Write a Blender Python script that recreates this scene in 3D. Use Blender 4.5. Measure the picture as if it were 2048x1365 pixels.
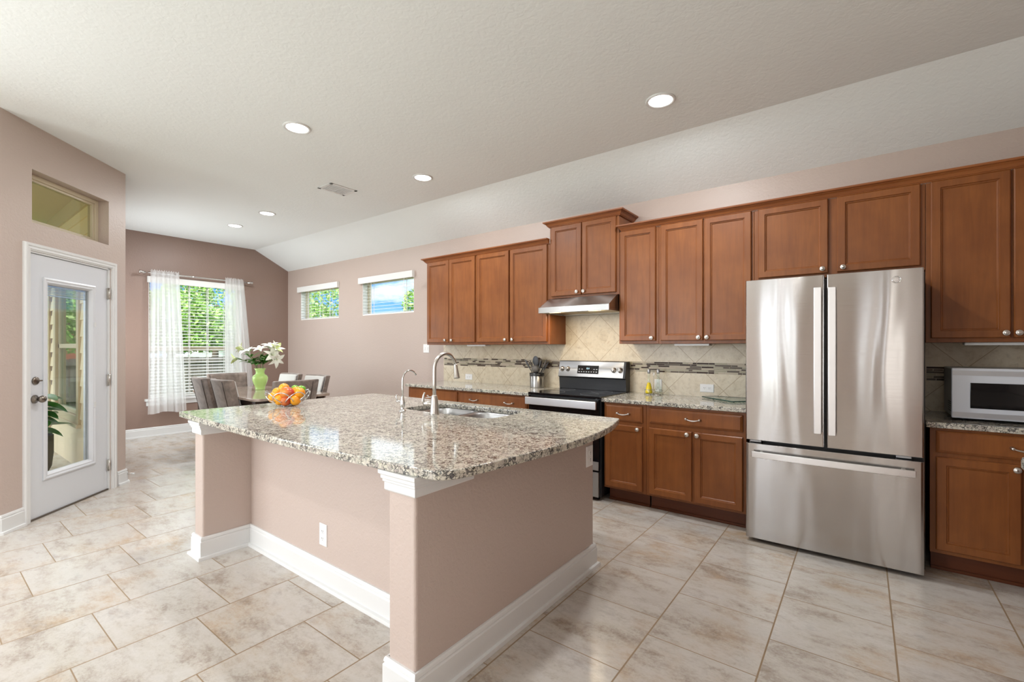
import bpy, bmesh, math, random
from math import pi, sin, cos, radians as R
from mathutils import Vector, Matrix
import numpy as np
random.seed(7)
for o in list(bpy.data.objects): bpy.data.objects.remove(o)
SC = bpy.context.scene
COL = SC.collection

# ------------------------------------------------------------------ camera, world, sun, lights, exposure
cam = bpy.data.cameras.new('camera'); camo = bpy.data.objects.new('camera', cam); COL.objects.link(camo)
camo.location = (0, 0, 1.31); camo.rotation_euler = (R(90), 0, R(37.21))
cam.sensor_width = 36; cam.lens = 36 * 923 / 2048; cam.shift_y = 12.5 / 2048; cam.clip_start = .05; cam.clip_end = 300
SC.camera = camo
SC.view_settings.view_transform = 'Standard'; SC.view_settings.look = 'None'
SC.view_settings.gamma = 1; SC.view_settings.exposure = 0.08
SC.cycles.use_denoising = True
SC.cycles.max_bounces = 10; SC.cycles.diffuse_bounces = 5; SC.cycles.glossy_bounces = 5; SC.cycles.transparent_max_bounces = 24
SC.cycles.sample_clamp_indirect = 6; SC.cycles.caustics_reflective = False; SC.cycles.caustics_refractive = False
SC.cycles.blur_glossy = 0.6

W = bpy.data.worlds.new('sky'); SC.world = W; W.use_nodes = True
nt = W.node_tree; nt.nodes.clear()
def wn(t, **k):
    n = nt.nodes.new(t)
    for a, b in k.items(): setattr(n, a, b)
    return n
tc = wn('ShaderNodeTexCoord'); mp = wn('ShaderNodeMapping'); mp.inputs['Scale'].default_value = (1, 1, 2.6)
nz = wn('ShaderNodeTexNoise'); nz.inputs['Scale'].default_value = 5.5; nz.inputs['Detail'].default_value = 6
rp = wn('ShaderNodeValToRGB'); rp.color_ramp.elements[0].position = .54; rp.color_ramp.elements[1].position = .68
sx = wn('ShaderNodeSeparateXYZ'); gr = wn('ShaderNodeValToRGB')
gr.color_ramp.elements[0].position = 0.0; gr.color_ramp.elements[0].color = (.55, .75, 1, 1)
gr.color_ramp.elements[1].position = .10; gr.color_ramp.elements[1].color = (.09, .34, .92, 1)
for p_, c_ in ((.15, (.12, .40, .95, 1)), (.205, (1.8, 1.85, 1.95, 1)), (.5, (1.7, 1.78, 1.9, 1)), (.85, (1.3, 1.45, 1.7, 1))):
    e_ = gr.color_ramp.elements.new(p_); e_.color = c_
mx = wn('ShaderNodeMixRGB'); mx.inputs[2].default_value = (1, 1, 1, 1)
bg = wn('ShaderNodeBackground'); bg.inputs['Strength'].default_value = 1.6; ou = wn('ShaderNodeOutputWorld')
L = nt.links.new
L(tc.outputs['Generated'], mp.inputs[0]); L(mp.outputs[0], nz.inputs[0]); L(nz.outputs['Fac'], rp.inputs[0])
L(tc.outputs['Generated'], sx.inputs[0]); L(sx.outputs[2], gr.inputs[0])
L(rp.outputs[0], mx.inputs[0]); L(gr.outputs[0], mx.inputs[1]); L(mx.outputs[0], bg.inputs[0]); L(bg.outputs[0], ou.inputs[0])

def light(name, kind, loc, rot, energy, color=(1, 1, 1), **k):
    l = bpy.data.lights.new(name, kind); l.energy = energy; l.color = color
    for a, b in k.items(): setattr(l, a, b)
    o = bpy.data.objects.new(name, l); COL.objects.link(o); o.location = loc; o.rotation_euler = rot
    return o
light('sun', 'SUN', (0, 0, 9), (R(50), 0, R(28)), 5.5, (1, .95, .86), angle=R(1.5))
# daylight entering by the living-room windows behind the camera
BACKWIN = [(-4.6, -3.2), (-2.02, -1.72), (-1.50, -1.36), (.34, .44)]
for i, (a, b) in enumerate(BACKWIN):
    light('window_daylight', 'AREA', ((a + b) / 2, -4.44, 1.45), (R(95), 0, 0), (62 if i == 0 else 27) * (b - a), (.93, .97, 1), shape='RECTANGLE', size=b - a, size_y=2.1)
ADDED_LEFTWIN = [(-3.6, -1.9), (-1.5, -.3)]  # side windows out of view, added for light from the left
for i, (a, b) in enumerate(ADDED_LEFTWIN):
    light('window_daylight', 'AREA', (-4.73, (a + b) / 2, 1.5), (R(84), 0, R(-90)), 28 * (b - a), (.92, .965, 1), shape='RECTANGLE', size=b - a, size_y=1.9)

light('window_daylight', 'AREA', (-7.37, 1.32, 1.34), (R(97), 0, 0), 34, (.93, .97, 1), shape='RECTANGLE', size=1.1, size_y=1.5)

ADDED_RIGHTWIN = [(-2.6, -.8)]  # unseen window, added to light the island's right side
for i, (a, b) in enumerate(ADDED_RIGHTWIN):
    light('window_daylight', 'AREA', (.60, (a + b) / 2, 1.45), (R(90), 0, R(90)), 26, (1, .985, .96), shape='RECTANGLE', size=b - a, size_y=2.0)

# ------------------------------------------------------------------ materials
MATS = {}
def mat(name, color=(.8, .8, .8), rough=.5, metal=0, **k):
    m = bpy.data.materials.new(name); m.use_nodes = True
    b = m.node_tree.nodes['Principled BSDF']
    b.inputs['Base Color'].default_value = (*color, 1); b.inputs['Roughness'].default_value = rough; b.inputs['Metallic'].default_value = metal
    for a, v in k.items():
        b.inputs[a.replace('_', ' ')].default_value = v
    MATS[name] = m
    return m
class NT:
    def __init__(s, m): s.t = m.node_tree; s.b = s.t.nodes.get('Principled BSDF')
    def n(s, typ, ins=None, **k):
        x = s.t.nodes.new(typ)
        for a, v in k.items(): setattr(x, a, v)
        for i, v in (ins or {}).items():
            if isinstance(v, bpy.types.NodeSocket): s.t.links.new(v, x.inputs[i])
            else: x.inputs[i].default_value = v
        return x
    def math(s, op, a, b=0.0, c=None):
        x = s.n('ShaderNodeMath', operation=op)
        for i, v in enumerate((a, b) if c is None else (a, b, c)):
            if isinstance(v, bpy.types.NodeSocket): s.t.links.new(v, x.inputs[i])
            else: x.inputs[i].default_value = v
        return x.outputs[0]
    def coord(s, scale=(1, 1, 1), which='Object', loc=(0, 0, 0), rot=(0, 0, 0)):
        c = s.n('ShaderNodeTexCoord'); m = s.n('ShaderNodeMapping', {0: c.outputs[which]})
        m.inputs['Scale'].default_value = scale; m.inputs['Location'].default_value = loc; m.inputs['Rotation'].default_value = rot
        return m.outputs[0]
    def noise(s, vec, scale, detail=3, rough=.5, dist=0):
        return s.n('ShaderNodeTexNoise', {'Vector': vec, 'Scale': scale, 'Detail': detail, 'Roughness': rough, 'Distortion': dist}).outputs['Fac']
    def ramp(s, fac, stops):
        x = s.n('ShaderNodeValToRGB', {0: fac}); e = x.color_ramp.elements
        while len(e) < len(stops): e.new(.5)
        for q, (p, c) in zip(e, stops):
            q.position = p; q.color = (*c, 1) if len(c) == 3 else c
        return x.outputs[0]
    def mix(s, f, a, b, mode='MIX'):
        x = s.n('ShaderNodeMixRGB', blend_type=mode)
        for i, v in enumerate((f, a, b)):
            if isinstance(v, bpy.types.NodeSocket): s.t.links.new(v, x.inputs[i])
            else: x.inputs[i].default_value = v if i == 0 else (*v, 1)
        return x.outputs[0]
    def bump(s, h, strength=.3, dist=.002):
        x = s.n('ShaderNodeBump', {'Height': h, 'Strength': strength, 'Distance': dist})
        s.t.links.new(x.outputs[0], s.b.inputs['Normal']); return x
    def color(s, c): s.t.links.new(c, s.b.inputs['Base Color'])
    def set(s, k, v): s.t.links.new(v, s.b.inputs[k])

def paint(name, col, rough=.45, bump=.6, scale=55):
    m = mat(name, col, rough); t = NT(m); c = t.coord()
    n1 = t.noise(c, scale, 2, .5, .6); n2 = t.noise(c, 1.1, 2)
    t.bump(n1, bump, .003)
    t.color(t.mix(t.ramp(n2, [(.3, (0, 0, 0)), (.7, (1, 1, 1))]), tuple(v * .985 for v in col), tuple(min(1, v * 1.015) for v in col)))
    return m
M_WALL = paint('mauve_wall_paint', (.525, .43, .38), .42)
M_FARWALL = paint('mocha_wall_paint', (.27, .185, .15), .4)  # mauve paint darkened to carry the far wall's backlit shade
M_CEIL = paint('ceiling_texture', (.85, .89, .89), .8, .6, 32)
M_WHITE = mat('white_trim_paint', (.72, .725, .72), .35)
M_DOORW = mat('door_white', (.68, .70, .73), .35)
M_DOORF = mat('beige_vinyl', (.60, .52, .38), .4)
M_VINYL = mat('white_vinyl', (.82, .82, .80), .4)
M_PLATE = mat('plate_white', (.85, .85, .84), .3)
M_BLACK = mat('black_plastic', (.012, .012, .013), .35)
M_DARK = mat('dark_slot', (.03, .03, .03), .6)
M_GLOSSB = mat('black_glass', (.006, .006, .007), .06)
M_NICKEL = mat('satin_nickel', (.62, .59, .55), .28, 1)
M_CHROME = mat('chrome', (.78, .78, .78), .1, 1)
M_BRONZE = mat('aged_pewter', (.22, .19, .16), .3, 1)
M_SILVERP = mat('silver_plastic', (.5, .51, .53), .35, .6)
M_MICRO = mat('microwave_white', (.62, .65, .70), .35)
M_MICROS = mat('microwave_side', (.33, .34, .34), .35)

def wood(name, c1, c2, c3, rough=.40, s=1.0, axis=2):
    m = mat(name, c1, rough, Specular_IOR_Level=.35); t = NT(m)
    sc = [9 * s] * 3; sc[axis] = .9 * s
    a = t.noise(t.coord(tuple(sc)), 2.4, 5, .6, .4); b = t.noise(t.coord((1.6, 1.6, 1.6)), 2, 3, .6)
    sc2 = [60 * s] * 3; sc2[axis] = 3 * s
    g = t.noise(t.coord(tuple(sc2)), 2, 3, .6)
    c = t.mix(t.ramp(b, [(.32, (0, 0, 0)), (.7, (1, 1, 1))]), c1, c2)
    c = t.mix(t.math('MULTIPLY', t.ramp(a, [(.4, (0, 0, 0)), (.75, (1, 1, 1))]), .55), c, c3)
    c = t.mix(t.math('MULTIPLY', g, .28), c, tuple(v * .55 for v in c3))
    t.color(c); t.b.inputs['Coat Weight'].default_value = .10; t.b.inputs['Coat Roughness'].default_value = .22
    return m
M_WOOD = wood('cherry_maple', (.295, .102, .026), (.22, .07, .018), (.15, .043, .011))
M_WOODH = wood('cherry_maple_crown', (.36, .125, .035), (.26, .08, .023), (.17, .048, .014), axis=0)
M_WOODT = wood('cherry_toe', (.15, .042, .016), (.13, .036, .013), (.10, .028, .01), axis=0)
M_DKWOOD = mat('espresso_wood', (.035, .018, .012), .35)

def granite():
    m = mat('speckled_granite', (.6, .55, .47), .07); t = NT(m); c = t.coord()
    n0 = t.noise(c, 26, 3, .6)
    cw = t.n('ShaderNodeVectorMath', {0: c, 1: t.n('ShaderNodeVectorMath', {0: t.n('ShaderNodeTexNoise', {'Vector': c, 'Scale': 55.}).outputs['Color'], 'Scale': .030}, operation='SCALE').outputs[0]}, operation='ADD').outputs[0]
    v = t.n('ShaderNodeTexVoronoi', {'Vector': cw, 'Scale': 66., 'Randomness': 1.}, feature='DISTANCE_TO_EDGE').outputs[0]
    vc = t.n('ShaderNodeTexVoronoi', {'Vector': cw, 'Scale': 66., 'Randomness': 1.}).outputs['Color']
    sep = t.n('ShaderNodeSeparateColor', {0: vc}).outputs
    cream = t.ramp(sep[0], [(0, (.62, .59, .48)), (.35, (.53, .51, .44)), (.6, (.68, .65, .56)), (.86, (.50, .46, .40)), (1, (.38, .34, .31))])
    edge = t.ramp(v, [(0.04, (1, 1, 1)), (.145, (0, 0, 0))])
    patch = t.ramp(t.noise(c, 30, 5, .7), [(.40, (0, 0, 0)), (.54, (1, 1, 1))])
    spk = t.math('MULTIPLY', t.ramp(t.noise(c, 95, 4, .7), [(.56, (0, 0, 0)), (.62, (1, 1, 1))]), t.ramp(t.noise(c, 22, 3, .6), [(.46, (0, 0, 0)), (.6, (1, 1, 1))]))
    dk = t.math('MAXIMUM', t.math('MULTIPLY', edge, patch), t.math('MULTIPLY', spk, .9))
    blk = t.ramp(sep[1], [(.86, (0, 0, 0)), (.9, (1, 1, 1))])
    blk = t.math('MULTIPLY', blk, t.ramp(n0, [(.42, (0, 0, 0)), (.55, (1, 1, 1))]))
    brown = t.ramp(t.noise(c, 7, 3, .6), [(.5, (0, 0, 0)), (.72, (1, 1, 1))])
    col = t.mix(t.math('MULTIPLY', brown, .22), cream, (.38, .29, .25))
    col = t.mix(dk, col, (.05, .052, .05)); col = t.mix(t.math('MULTIPLY', blk, .85), col, (.055, .055, .06))
    t.color(col)
    return m
M_GRANITE = granite()

def steel(name, col=(.62, .61, .60), rough=.27, wav=.0, aniso=.85, sc=(3, 3, 500)):
    m = mat(name, col, rough, 1); t = NT(m)
    t.b.inputs['Anisotropic'].default_value = aniso; t.b.inputs['Anisotropic Rotation'].default_value = .25
    tg = t.n('ShaderNodeTangent', direction_type='RADIAL', axis='Z'); t.set('Tangent', tg.outputs[0])
    g = t.noise(t.coord(sc), 1, 2)
    t.set('Roughness', t.math('ADD', t.math('MULTIPLY', g, .10), rough - .05))
    if wav:
        w = t.noise(t.coord((6.0, 1, .9)), 1, 1, .4, .3)
        t.bump(w, wav, .02)
    return m
M_STEEL = steel('brushed_steel', (.43, .425, .415), .34); M_FRIDGE = steel('fridge_steel', (.46, .445, .43), .17, .28)
M_BARST = steel('handle_steel', (.80, .80, .80), .35, 0, .4)
M_SINK = steel('sink_steel', (.42, .42, .42), .33, 0, .3)

def floor_mat():
    m = mat('stone_look_tile', (.6, .56, .52), .25); t = NT(m)
    c = t.n('ShaderNodeTexCoord').outputs['Object']; s = t.n('ShaderNodeSeparateXYZ', {0: c}).outputs
    P = .4475
    u = t.math('DIVIDE', t.math('ADD', s[0], 2.571), P); col = t.math('FLOOR', u); fu = t.math('FRACT', u)
    v = t.math('DIVIDE', t.math('ADD', t.math('ADD', s[1], -.409), t.math('MULTIPLY', col, .1492)), .4475)
    row = t.math('FLOOR', v); fv = t.math('FRACT', v)
    def edge(f): return t.math('MINIMUM', f, t.math('SUBTRACT', 1.0, f))
    gx = t.math('LESS_THAN', edge(fu), .0075); gy = t.math('LESS_THAN', edge(fv), .0055)
    gl = t.math('MAXIMUM', gx, gy)
    wnz = t.n('ShaderNodeTexWhiteNoise', {'Vector': t.n('ShaderNodeCombineXYZ', {0: col, 1: row, 2: 3.0}).outputs[0]}, noise_dimensions='3D')
    off = t.n('ShaderNodeVectorMath', {0: wnz.outputs['Color'], 'Scale': 40.}, operation='SCALE').outputs[0]
    cc = t.n('ShaderNodeVectorMath', {0: c, 1: off}, operation='ADD').outputs[0]
    mpp = t.n('ShaderNodeMapping', {0: cc}); mpp.inputs['Scale'].default_value = (1.9, 3.6, 1)
    n1 = t.noise(mpp.outputs[0], 1.5, 9, .70, .12); n2 = t.noise(mpp.outputs[0], 3.6, 9, .78, .1); n3 = t.noise(cc, 2.3, 3, .55)
    n4 = t.noise(cc, 70, 4, .75)
    base = t.ramp(n1, [(.30, (.43, .40, .375)), (.42, (.55, .52, .485)), (.56, (.51, .47, .42)), (.70, (.32, .265, .215))])
    veins = t.ramp(n2, [(.50, (0, 0, 0)), (.68, (1, 1, 1))])
    base = t.mix(t.math('MULTIPLY', veins, .62), base, (.34, .28, .235))
    rust = t.ramp(n3, [(.49, (0, 0, 0)), (.76, (1, 1, 1))])
    base = t.mix(t.math('MULTIPLY', t.math('MULTIPLY', rust, t.ramp(n2, [(.35, (0, 0, 0)), (.6, (1, 1, 1))])), .75), base, (.48, .32, .17))
    base = t.mix(t.math('MULTIPLY', t.ramp(n4, [(.45, (0, 0, 0)), (.62, (1, 1, 1))]), t.math('ADD', .07, t.math('MULTIPLY', t.ramp(n1, [(.50, (0, 0, 0)), (.66, (1, 1, 1))]), .55))), base, (.27, .22, .19))
    t.color(t.mix(gl, base, (.27, .19, .115)))
    t.set('Roughness', t.math('ADD', t.math('MULTIPLY', gl, .45), t.math('ADD', .13, t.math('MULTIPLY', n2, .14))))
    t.bump(t.math('ADD', t.math('MULTIPLY', gl, -1.0), t.math('MULTIPLY', n2, .08)), .35, .002)
    return m
M_FLOOR = floor_mat()

def splash_mat():
    m = mat('travertine_tile', (.6, .52, .4), .3); t = NT(m)
    c = t.n('ShaderNodeTexCoord').outputs['Object']; s = t.n('ShaderNodeSeparateXYZ', {0: c}).outputs
    D = .463; x0 = -2.475; z0 = 1.215
    X = t.math('DIVIDE', t.math('SUBTRACT', s[0], x0), D); Z = t.math('DIVIDE', t.math('SUBTRACT', s[2], z0), D)
    a = t.math('ADD', X, Z); b = t.math('SUBTRACT', X, Z)
    def edge(f):
        f = t.math('FRACT', f); return t.math('MINIMUM', f, t.math('SUBTRACT', 1.0, f))
    g = t.math('MAXIMUM', t.math('LESS_THAN', edge(a), .0065), t.math('LESS_THAN', edge(b), .0065))
    wz = t.n('ShaderNodeTexWhiteNoise', {'Vector': t.n('ShaderNodeCombineXYZ', {0: t.math('FLOOR', a), 1: t.math('FLOOR', b), 2: 1.0}).outputs[0]}, noise_dimensions='3D')
    cc = t.n('ShaderNodeVectorMath', {0: c, 1: t.n('ShaderNodeVectorMath', {0: wz.outputs['Color'], 'Scale': 20.}, operation='SCALE').outputs[0]}, operation='ADD').outputs[0]
    n1 = t.noise(cc, 14, 7, .7, .5); n2 = t.noise(cc, 34, 5, .7); n3 = t.noise(cc, 3, 2)
    col = t.ramp(n1, [(.3, (.44, .35, .23)), (.43, (.62, .53, .38)), (.58, (.70, .62, .47)), (.75, (.52, .39, .24))])
    col = t.mix(t.math('MULTIPLY', t.ramp(n2, [(.56, (0, 0, 0)), (.68, (1, 1, 1))]), .45), col, (.36, .31, .23))
    col = t.mix(t.math('MULTIPLY', n3, .3), col, (.66, .58, .46))
    t.color(t.mix(g, col, (.42, .32, .20)))
    t.bump(t.math('MULTIPLY', g, -1), .3, .002)
    return m
M_SPLASH = splash_mat()
M_MOS = [mat('mosaic_dark', (.045, .022, .013), .35, Specular_IOR_Level=.15), mat('mosaic_grey', (.12, .09, .065), .35, Specular_IOR_Level=.2), mat('mosaic_olive', (.36, .32, .21), .35), mat('mosaic_cream', (.50, .42, .31), .4), mat('mosaic_grout', (.62, .56, .46), .6)]

def glass_mat(name, tint=(1, 1, 1), refl=1.0):
    m = bpy.data.materials.new(name); m.use_nodes = True; t = m.node_tree; t.nodes.clear()
    o = t.nodes.new('ShaderNodeOutputMaterial'); mxs = t.nodes.new('ShaderNodeMixShader'); tr = t.nodes.new('ShaderNodeBsdfTransparent'); g = t.nodes.new('ShaderNodeBsdfGlossy'); f = t.nodes.new('ShaderNodeLayerWeight')
    f.inputs[0].default_value = .5; tr.inputs[0].default_value = (*tint, 1); g.inputs['Roughness'].default_value = .02; g.inputs[0].default_value = (refl, refl, refl, 1)
    pw = t.nodes.new('ShaderNodeMath'); pw.operation = 'POWER'; pw.inputs[1].default_value = 4.5; t.links.new(f.outputs['Facing'], pw.inputs[0])
    ad = t.nodes.new('ShaderNodeMath'); ad.operation = 'MULTIPLY_ADD'; ad.inputs[1].default_value = .8; ad.inputs[2].default_value = .035; t.links.new(pw.outputs[0], ad.inputs[0])
    t.links.new(ad.outputs[0], mxs.inputs[0]); t.links.new(tr.outputs[0], mxs.inputs[1]); t.links.new(g.outputs[0], mxs.inputs[2]); t.links.new(mxs.outputs[0], o.inputs[0])
    return m
M_GLASS = glass_mat('window_glass', (.97, .99, .98)); M_GLASSG = glass_mat('bottle_glass', (.93, .97, .95)); M_GLASSP = glass_mat('patio_window_glass', (.55, .68, .62))
M_GLASST = glass_mat('transom_glass', (.80, .77, .66))
def sheer():
    m = bpy.data.materials.new('sheer_voile'); m.use_nodes = True; t = m.node_tree; t.nodes.clear()
    o = t.nodes.new('ShaderNodeOutputMaterial'); a = t.nodes.new('ShaderNodeMixShader'); b = t.nodes.new('ShaderNodeMixShader')
    d = t.nodes.new('ShaderNodeBsdfDiffuse'); d.inputs[0].default_value = (.93, .93, .93, 1); l = t.nodes.new('ShaderNodeBsdfTranslucent'); l.inputs[0].default_value = (.95, .95, .95, 1)
    tr = t.nodes.new('ShaderNodeBsdfTransparent'); a.inputs[0].default_value = .55; b.inputs[0].default_value = .25
    t.links.new(d.outputs[0], a.inputs[1]); t.links.new(l.outputs[0], a.inputs[2]); t.links.new(a.outputs[0], b.inputs[1]); t.links.new(tr.outputs[0], b.inputs[2]); t.links.new(b.outputs[0], o.inputs[0])
    return m
M_SHEER = sheer()
def emis(name, col, s):
    m = bpy.data.materials.new(name); m.use_nodes = True; b = m.node_tree.nodes['Principled BSDF']
    b.inputs['Base Color'].default_value = (*col, 1); b.inputs['Emission Color'].default_value = (*col, 1); b.inputs['Emission Strength'].default_value = s
    return m
M_LAMP = emis('lamp_diffuser', (1, .98, .95), 9); M_LED = emis('clock_digits', (.55, .85, 1), 1.3); M_WARM = emis('hood_lamp', (1, .8, .5), 5); M_LEDW = emis('button_light', (.8, .9, 1), 2)
def suede(name, c1, c2):
    m = mat(name, c1, .75); t = NT(m); n = t.noise(t.coord(), 9, 5, .65, .5)
    t.color(t.ramp(n, [(.32, c1), (.68, c2)])); t.b.inputs['Sheen Weight'].default_value = .4; return m
M_SUEDE = suede('taupe_suede', (.11, .082, .066), (.27, .215, .18)); M_PALE = mat('pale_leather', (.62, .62, .60), .45)
def marble_top():
    m = mat('taupe_marble', (.35, .28, .24), .08); t = NT(m); n = t.noise(t.coord((1, 1.6, 1)), 4, 6, .6, 1.2)
    t.color(t.ramp(n, [(.3, (.22, .165, .13)), (.5, (.34, .27, .22)), (.7, (.46, .38, .33))])); return m
M_TABLE = marble_top()
M_LIME = mat('lime_glass', (.56, .84, .27), .25); M_LIME.node_tree.nodes['Principled BSDF'].inputs['Subsurface Weight'].default_value = .15
M_PETAL = mat('lily_petal', (.84, .86, .76), .5); M_PETALG = mat('lily_throat', (.62, .70, .30), .5)
M_LEAF = mat('leaf_green', (.07, .24, .03), .45); M_STEM = mat('stem_green', (.20, .26, .08), .5)
M_FIG = mat('fig_leaf', (.05, .22, .025), .35); M_FIG.node_tree.nodes['Principled BSDF'].inputs['Subsurface Weight'].default_value = .1
def fruit(name, c1, c2, rough=.35, sc=3):
    m = mat(name, c1, rough); t = NT(m); c = t.coord(); t.color(t.ramp(t.noise(c, sc * 6, 2), [(.4, c1), (.62, c2)])); t.bump(t.noise(c, 260, 2), .12, .001); return m
M_ORANGE = fruit('orange_peel', (.90, .30, .012), (.95, .42, .02), .35, 1); M_MANGO = fruit('mango_skin', (.52, .05, .03), (.78, .26, .035), .3, 1.3)
M_APPLE = fruit('apple_skin', (.55, .05, .02), (.7, .2, .05), .25, 2); M_LIMEF = fruit('lime_peel', (.16, .42, .03), (.25, .55, .05), .35, 1)
M_OIL = mat('yellow_oil', (.95, .68, .02), .1); M_UT = mat('grey_nylon', (.085, .09, .10), .45); M_UT2 = mat('warm_grey_nylon', (.17, .155, .14), .45)
M_BOARD = glass_mat('board_glass', (.80, .90, .84)); M_BOARDE = mat('board_edge', (.02, .06, .05), .2)
M_CONC = mat('patio_concrete', (.68, .58, .44), .8); M_POT = mat('pot_grey', (.13, .12, .105), .7)
M_SIDING = paint('beige_siding', (.86, .72, .50), .6, .2, 20); M_SIDTRIM = mat('siding_trim', (.60, .49, .33), .5); M_SOFFIT = mat('soffit_paint', (.66, .54, .38), .7)
def fence_mat():
    m = mat('weathered_fence', (.15, .12, .1), .85); t = NT(m); n = t.noise(t.coord((1, 8, .6)), 2, 4, .6)
    t.color(t.ramp(n, [(.3, (.07, .062, .055)), (.7, (.21, .185, .16))])); return m
M_FENCE = fence_mat()
M_GRASS = mat('grass', (.10, .20, .04), .9)
M_FOL = [mat('foliage_a', (.20, .40, .06), .55), mat('foliage_b', (.32, .50, .12), .55), mat('foliage_c', (.46, .58, .22), .55)]
M_BARK = mat('bark', (.10, .07, .05), .9); M_CARW = mat('car_white', (.75, .77, .8), .2); M_CARG = mat('car_glass', (.05, .07, .08), .05); M_RED = mat('red_brick', (.35, .10, .06), .8); M_ROOF = mat('roof_shingle', (.2, .18, .17), .9)

# ------------------------------------------------------------------ mesh helpers
class MB:
    def __init__(s): s.v = []; s.f = []; s.m = []; s.sm = []; s.cm = 0; s.smooth = False
    def add(s, vs, fs, mi=None, smooth=None):
        b = len(s.v); s.v += [tuple(p) for p in vs]
        for f in fs: s.f.append([b + i for i in f]); s.m.append(s.cm if mi is None else mi); s.sm.append(s.smooth if smooth is None else smooth)
        return s
    def box(s, x0, x1, y0, y1, z0, z1, mi=None):
        return s.add([(x0, y0, z0), (x1, y0, z0), (x1, y1, z0), (x0, y1, z0), (x0, y0, z1), (x1, y0, z1), (x1, y1, z1), (x0, y1, z1)],
                     [(0, 3, 2, 1), (4, 5, 6, 7), (0, 1, 5, 4), (1, 2, 6, 5), (2, 3, 7, 6), (3, 0, 4, 7)], mi, False)
    def loft(s, rings, mi=None, smooth=True, closed=True, cap0=True, cap1=True):
        n = len(rings[0]); vs = [p for r in rings for p in r]; fs = []
        for i in range(len(rings) - 1):
            for j in range(n if closed else n - 1):
                k = (j + 1) % n; fs.append((i * n + j, i * n + k, (i + 1) * n + k, (i + 1) * n + j))
        s.add(vs, fs, mi, smooth)
        b = len(s.v) - len(vs)
        if cap0: s.f.append([b + i for i in range(n)][::-1]); s.m.append(s.cm if mi is None else mi); s.sm.append(False)
        if cap1: s.f.append([b + (len(rings) - 1) * n + i for i in range(n)]); s.m.append(s.cm if mi is None else mi); s.sm.append(False)
        return s
    def lathe(s, prof, c=(0, 0, 0), n=24, axis='z', mi=None, cap0=True, cap1=True, smooth=True):
        rings = []
        for r, h in prof:
            ring = []
            for i in range(n):
                a = 2 * pi * i / n; p, q = r * cos(a), r * sin(a)
                ring.append({'z': (c[0] + p, c[1] + q, c[2] + h), 'y': (c[0] + p, c[1] + h, c[2] - q), 'x': (c[0] + h, c[1] + p, c[2] + q)}[axis])
            rings.append(ring)
        return s.loft(rings, mi, smooth, True, cap0, cap1)
    def tube(s, pts, r, n=10, mi=None, closed=False):
        pts = [Vector(p) for p in pts]; rs = r if isinstance(r, (list, tuple)) else [r] * len(pts)
        rings = []; N = len(pts); up = Vector((0, 0, 1)); prev = None
        for i, p in enumerate(pts):
            d = (pts[(i + 1) % N] - pts[i - 1]) if closed else (pts[min(i + 1, N - 1)] - pts[max(i - 1, 0)])
            if d.length < 1e-9: d = Vector((0, 0, 1))
            d.normalize()
            if prev is None:
                a = up.cross(d)
                if a.length < .05: a = Vector((1, 0, 0)).cross(d)
                a.normalize()
            else:
                a = prev - d * prev.dot(d); a.normalize()
            prev = a; b = d.cross(a)
            rings.append([tuple(p + (a * cos(2 * pi * j / n) + b * sin(2 * pi * j / n)) * rs[i]) for j in range(n)])
        if closed: rings.append(rings[0])
        return s.loft(rings, mi, True, True, not closed, not closed)
    def sphere(s, c, r, n=16, m=10, mi=None):
        if not isinstance(r, (tuple, list)): r = (r, r, r)
        rings = []
        for i in range(m + 1):
            t = -pi / 2 + pi * i / m; k = max(cos(t), .002)
            rings.append([(c[0] + r[0] * k * cos(2 * pi * j / n), c[1] + r[1] * k * sin(2 * pi * j / n), c[2] + r[2] * sin(t)) for j in range(n)])
        return s.loft(rings, mi, True)
    def sweep(s, path, prof, closed=False, mi=None):
        """path: xy points; prof: closed list (out, z); out is to the right of travel."""
        P = [Vector((p[0], p[1])) for p in path]; N = len(P); rings = []
        for i in range(N):
            a = P[i] - P[i - 1] if (i > 0 or closed) else None; b = P[(i + 1) % N] - P[i] if (i < N - 1 or closed) else None
            na = Vector((a.y, -a.x)).normalized() if a is not None else None; nb = Vector((b.y, -b.x)).normalized() if b is not None else None
            if na is None: k = nb
            elif nb is None: k = na
            else:
                k = na + nb; k = k / max(.2, k.dot(na)) if k.length > 1e-6 else na
            rings.append([(P[i].x + k.x * o, P[i].y + k.y * o, z) for o, z in prof])
        if closed: rings.append(rings[0])
        return s.loft(rings, mi, False, True, not closed, not closed)
    def rings_rect(s, x0, x1, z0, z1, y, steps, mi=None):
        """front facing -y; steps (inset, dy) from back to front, last ring filled."""
        rings = [[(x0 + i, y + d, z0 + i), (x1 - i, y + d, z0 + i), (x1 - i, y + d, z1 - i), (x0 + i, y + d, z1 - i)] for i, d in steps]
        return s.loft(rings, mi, False)
    def xf(s, M):
        s.v = [tuple(M @ Vector(p)) for p in s.v]; return s

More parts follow.
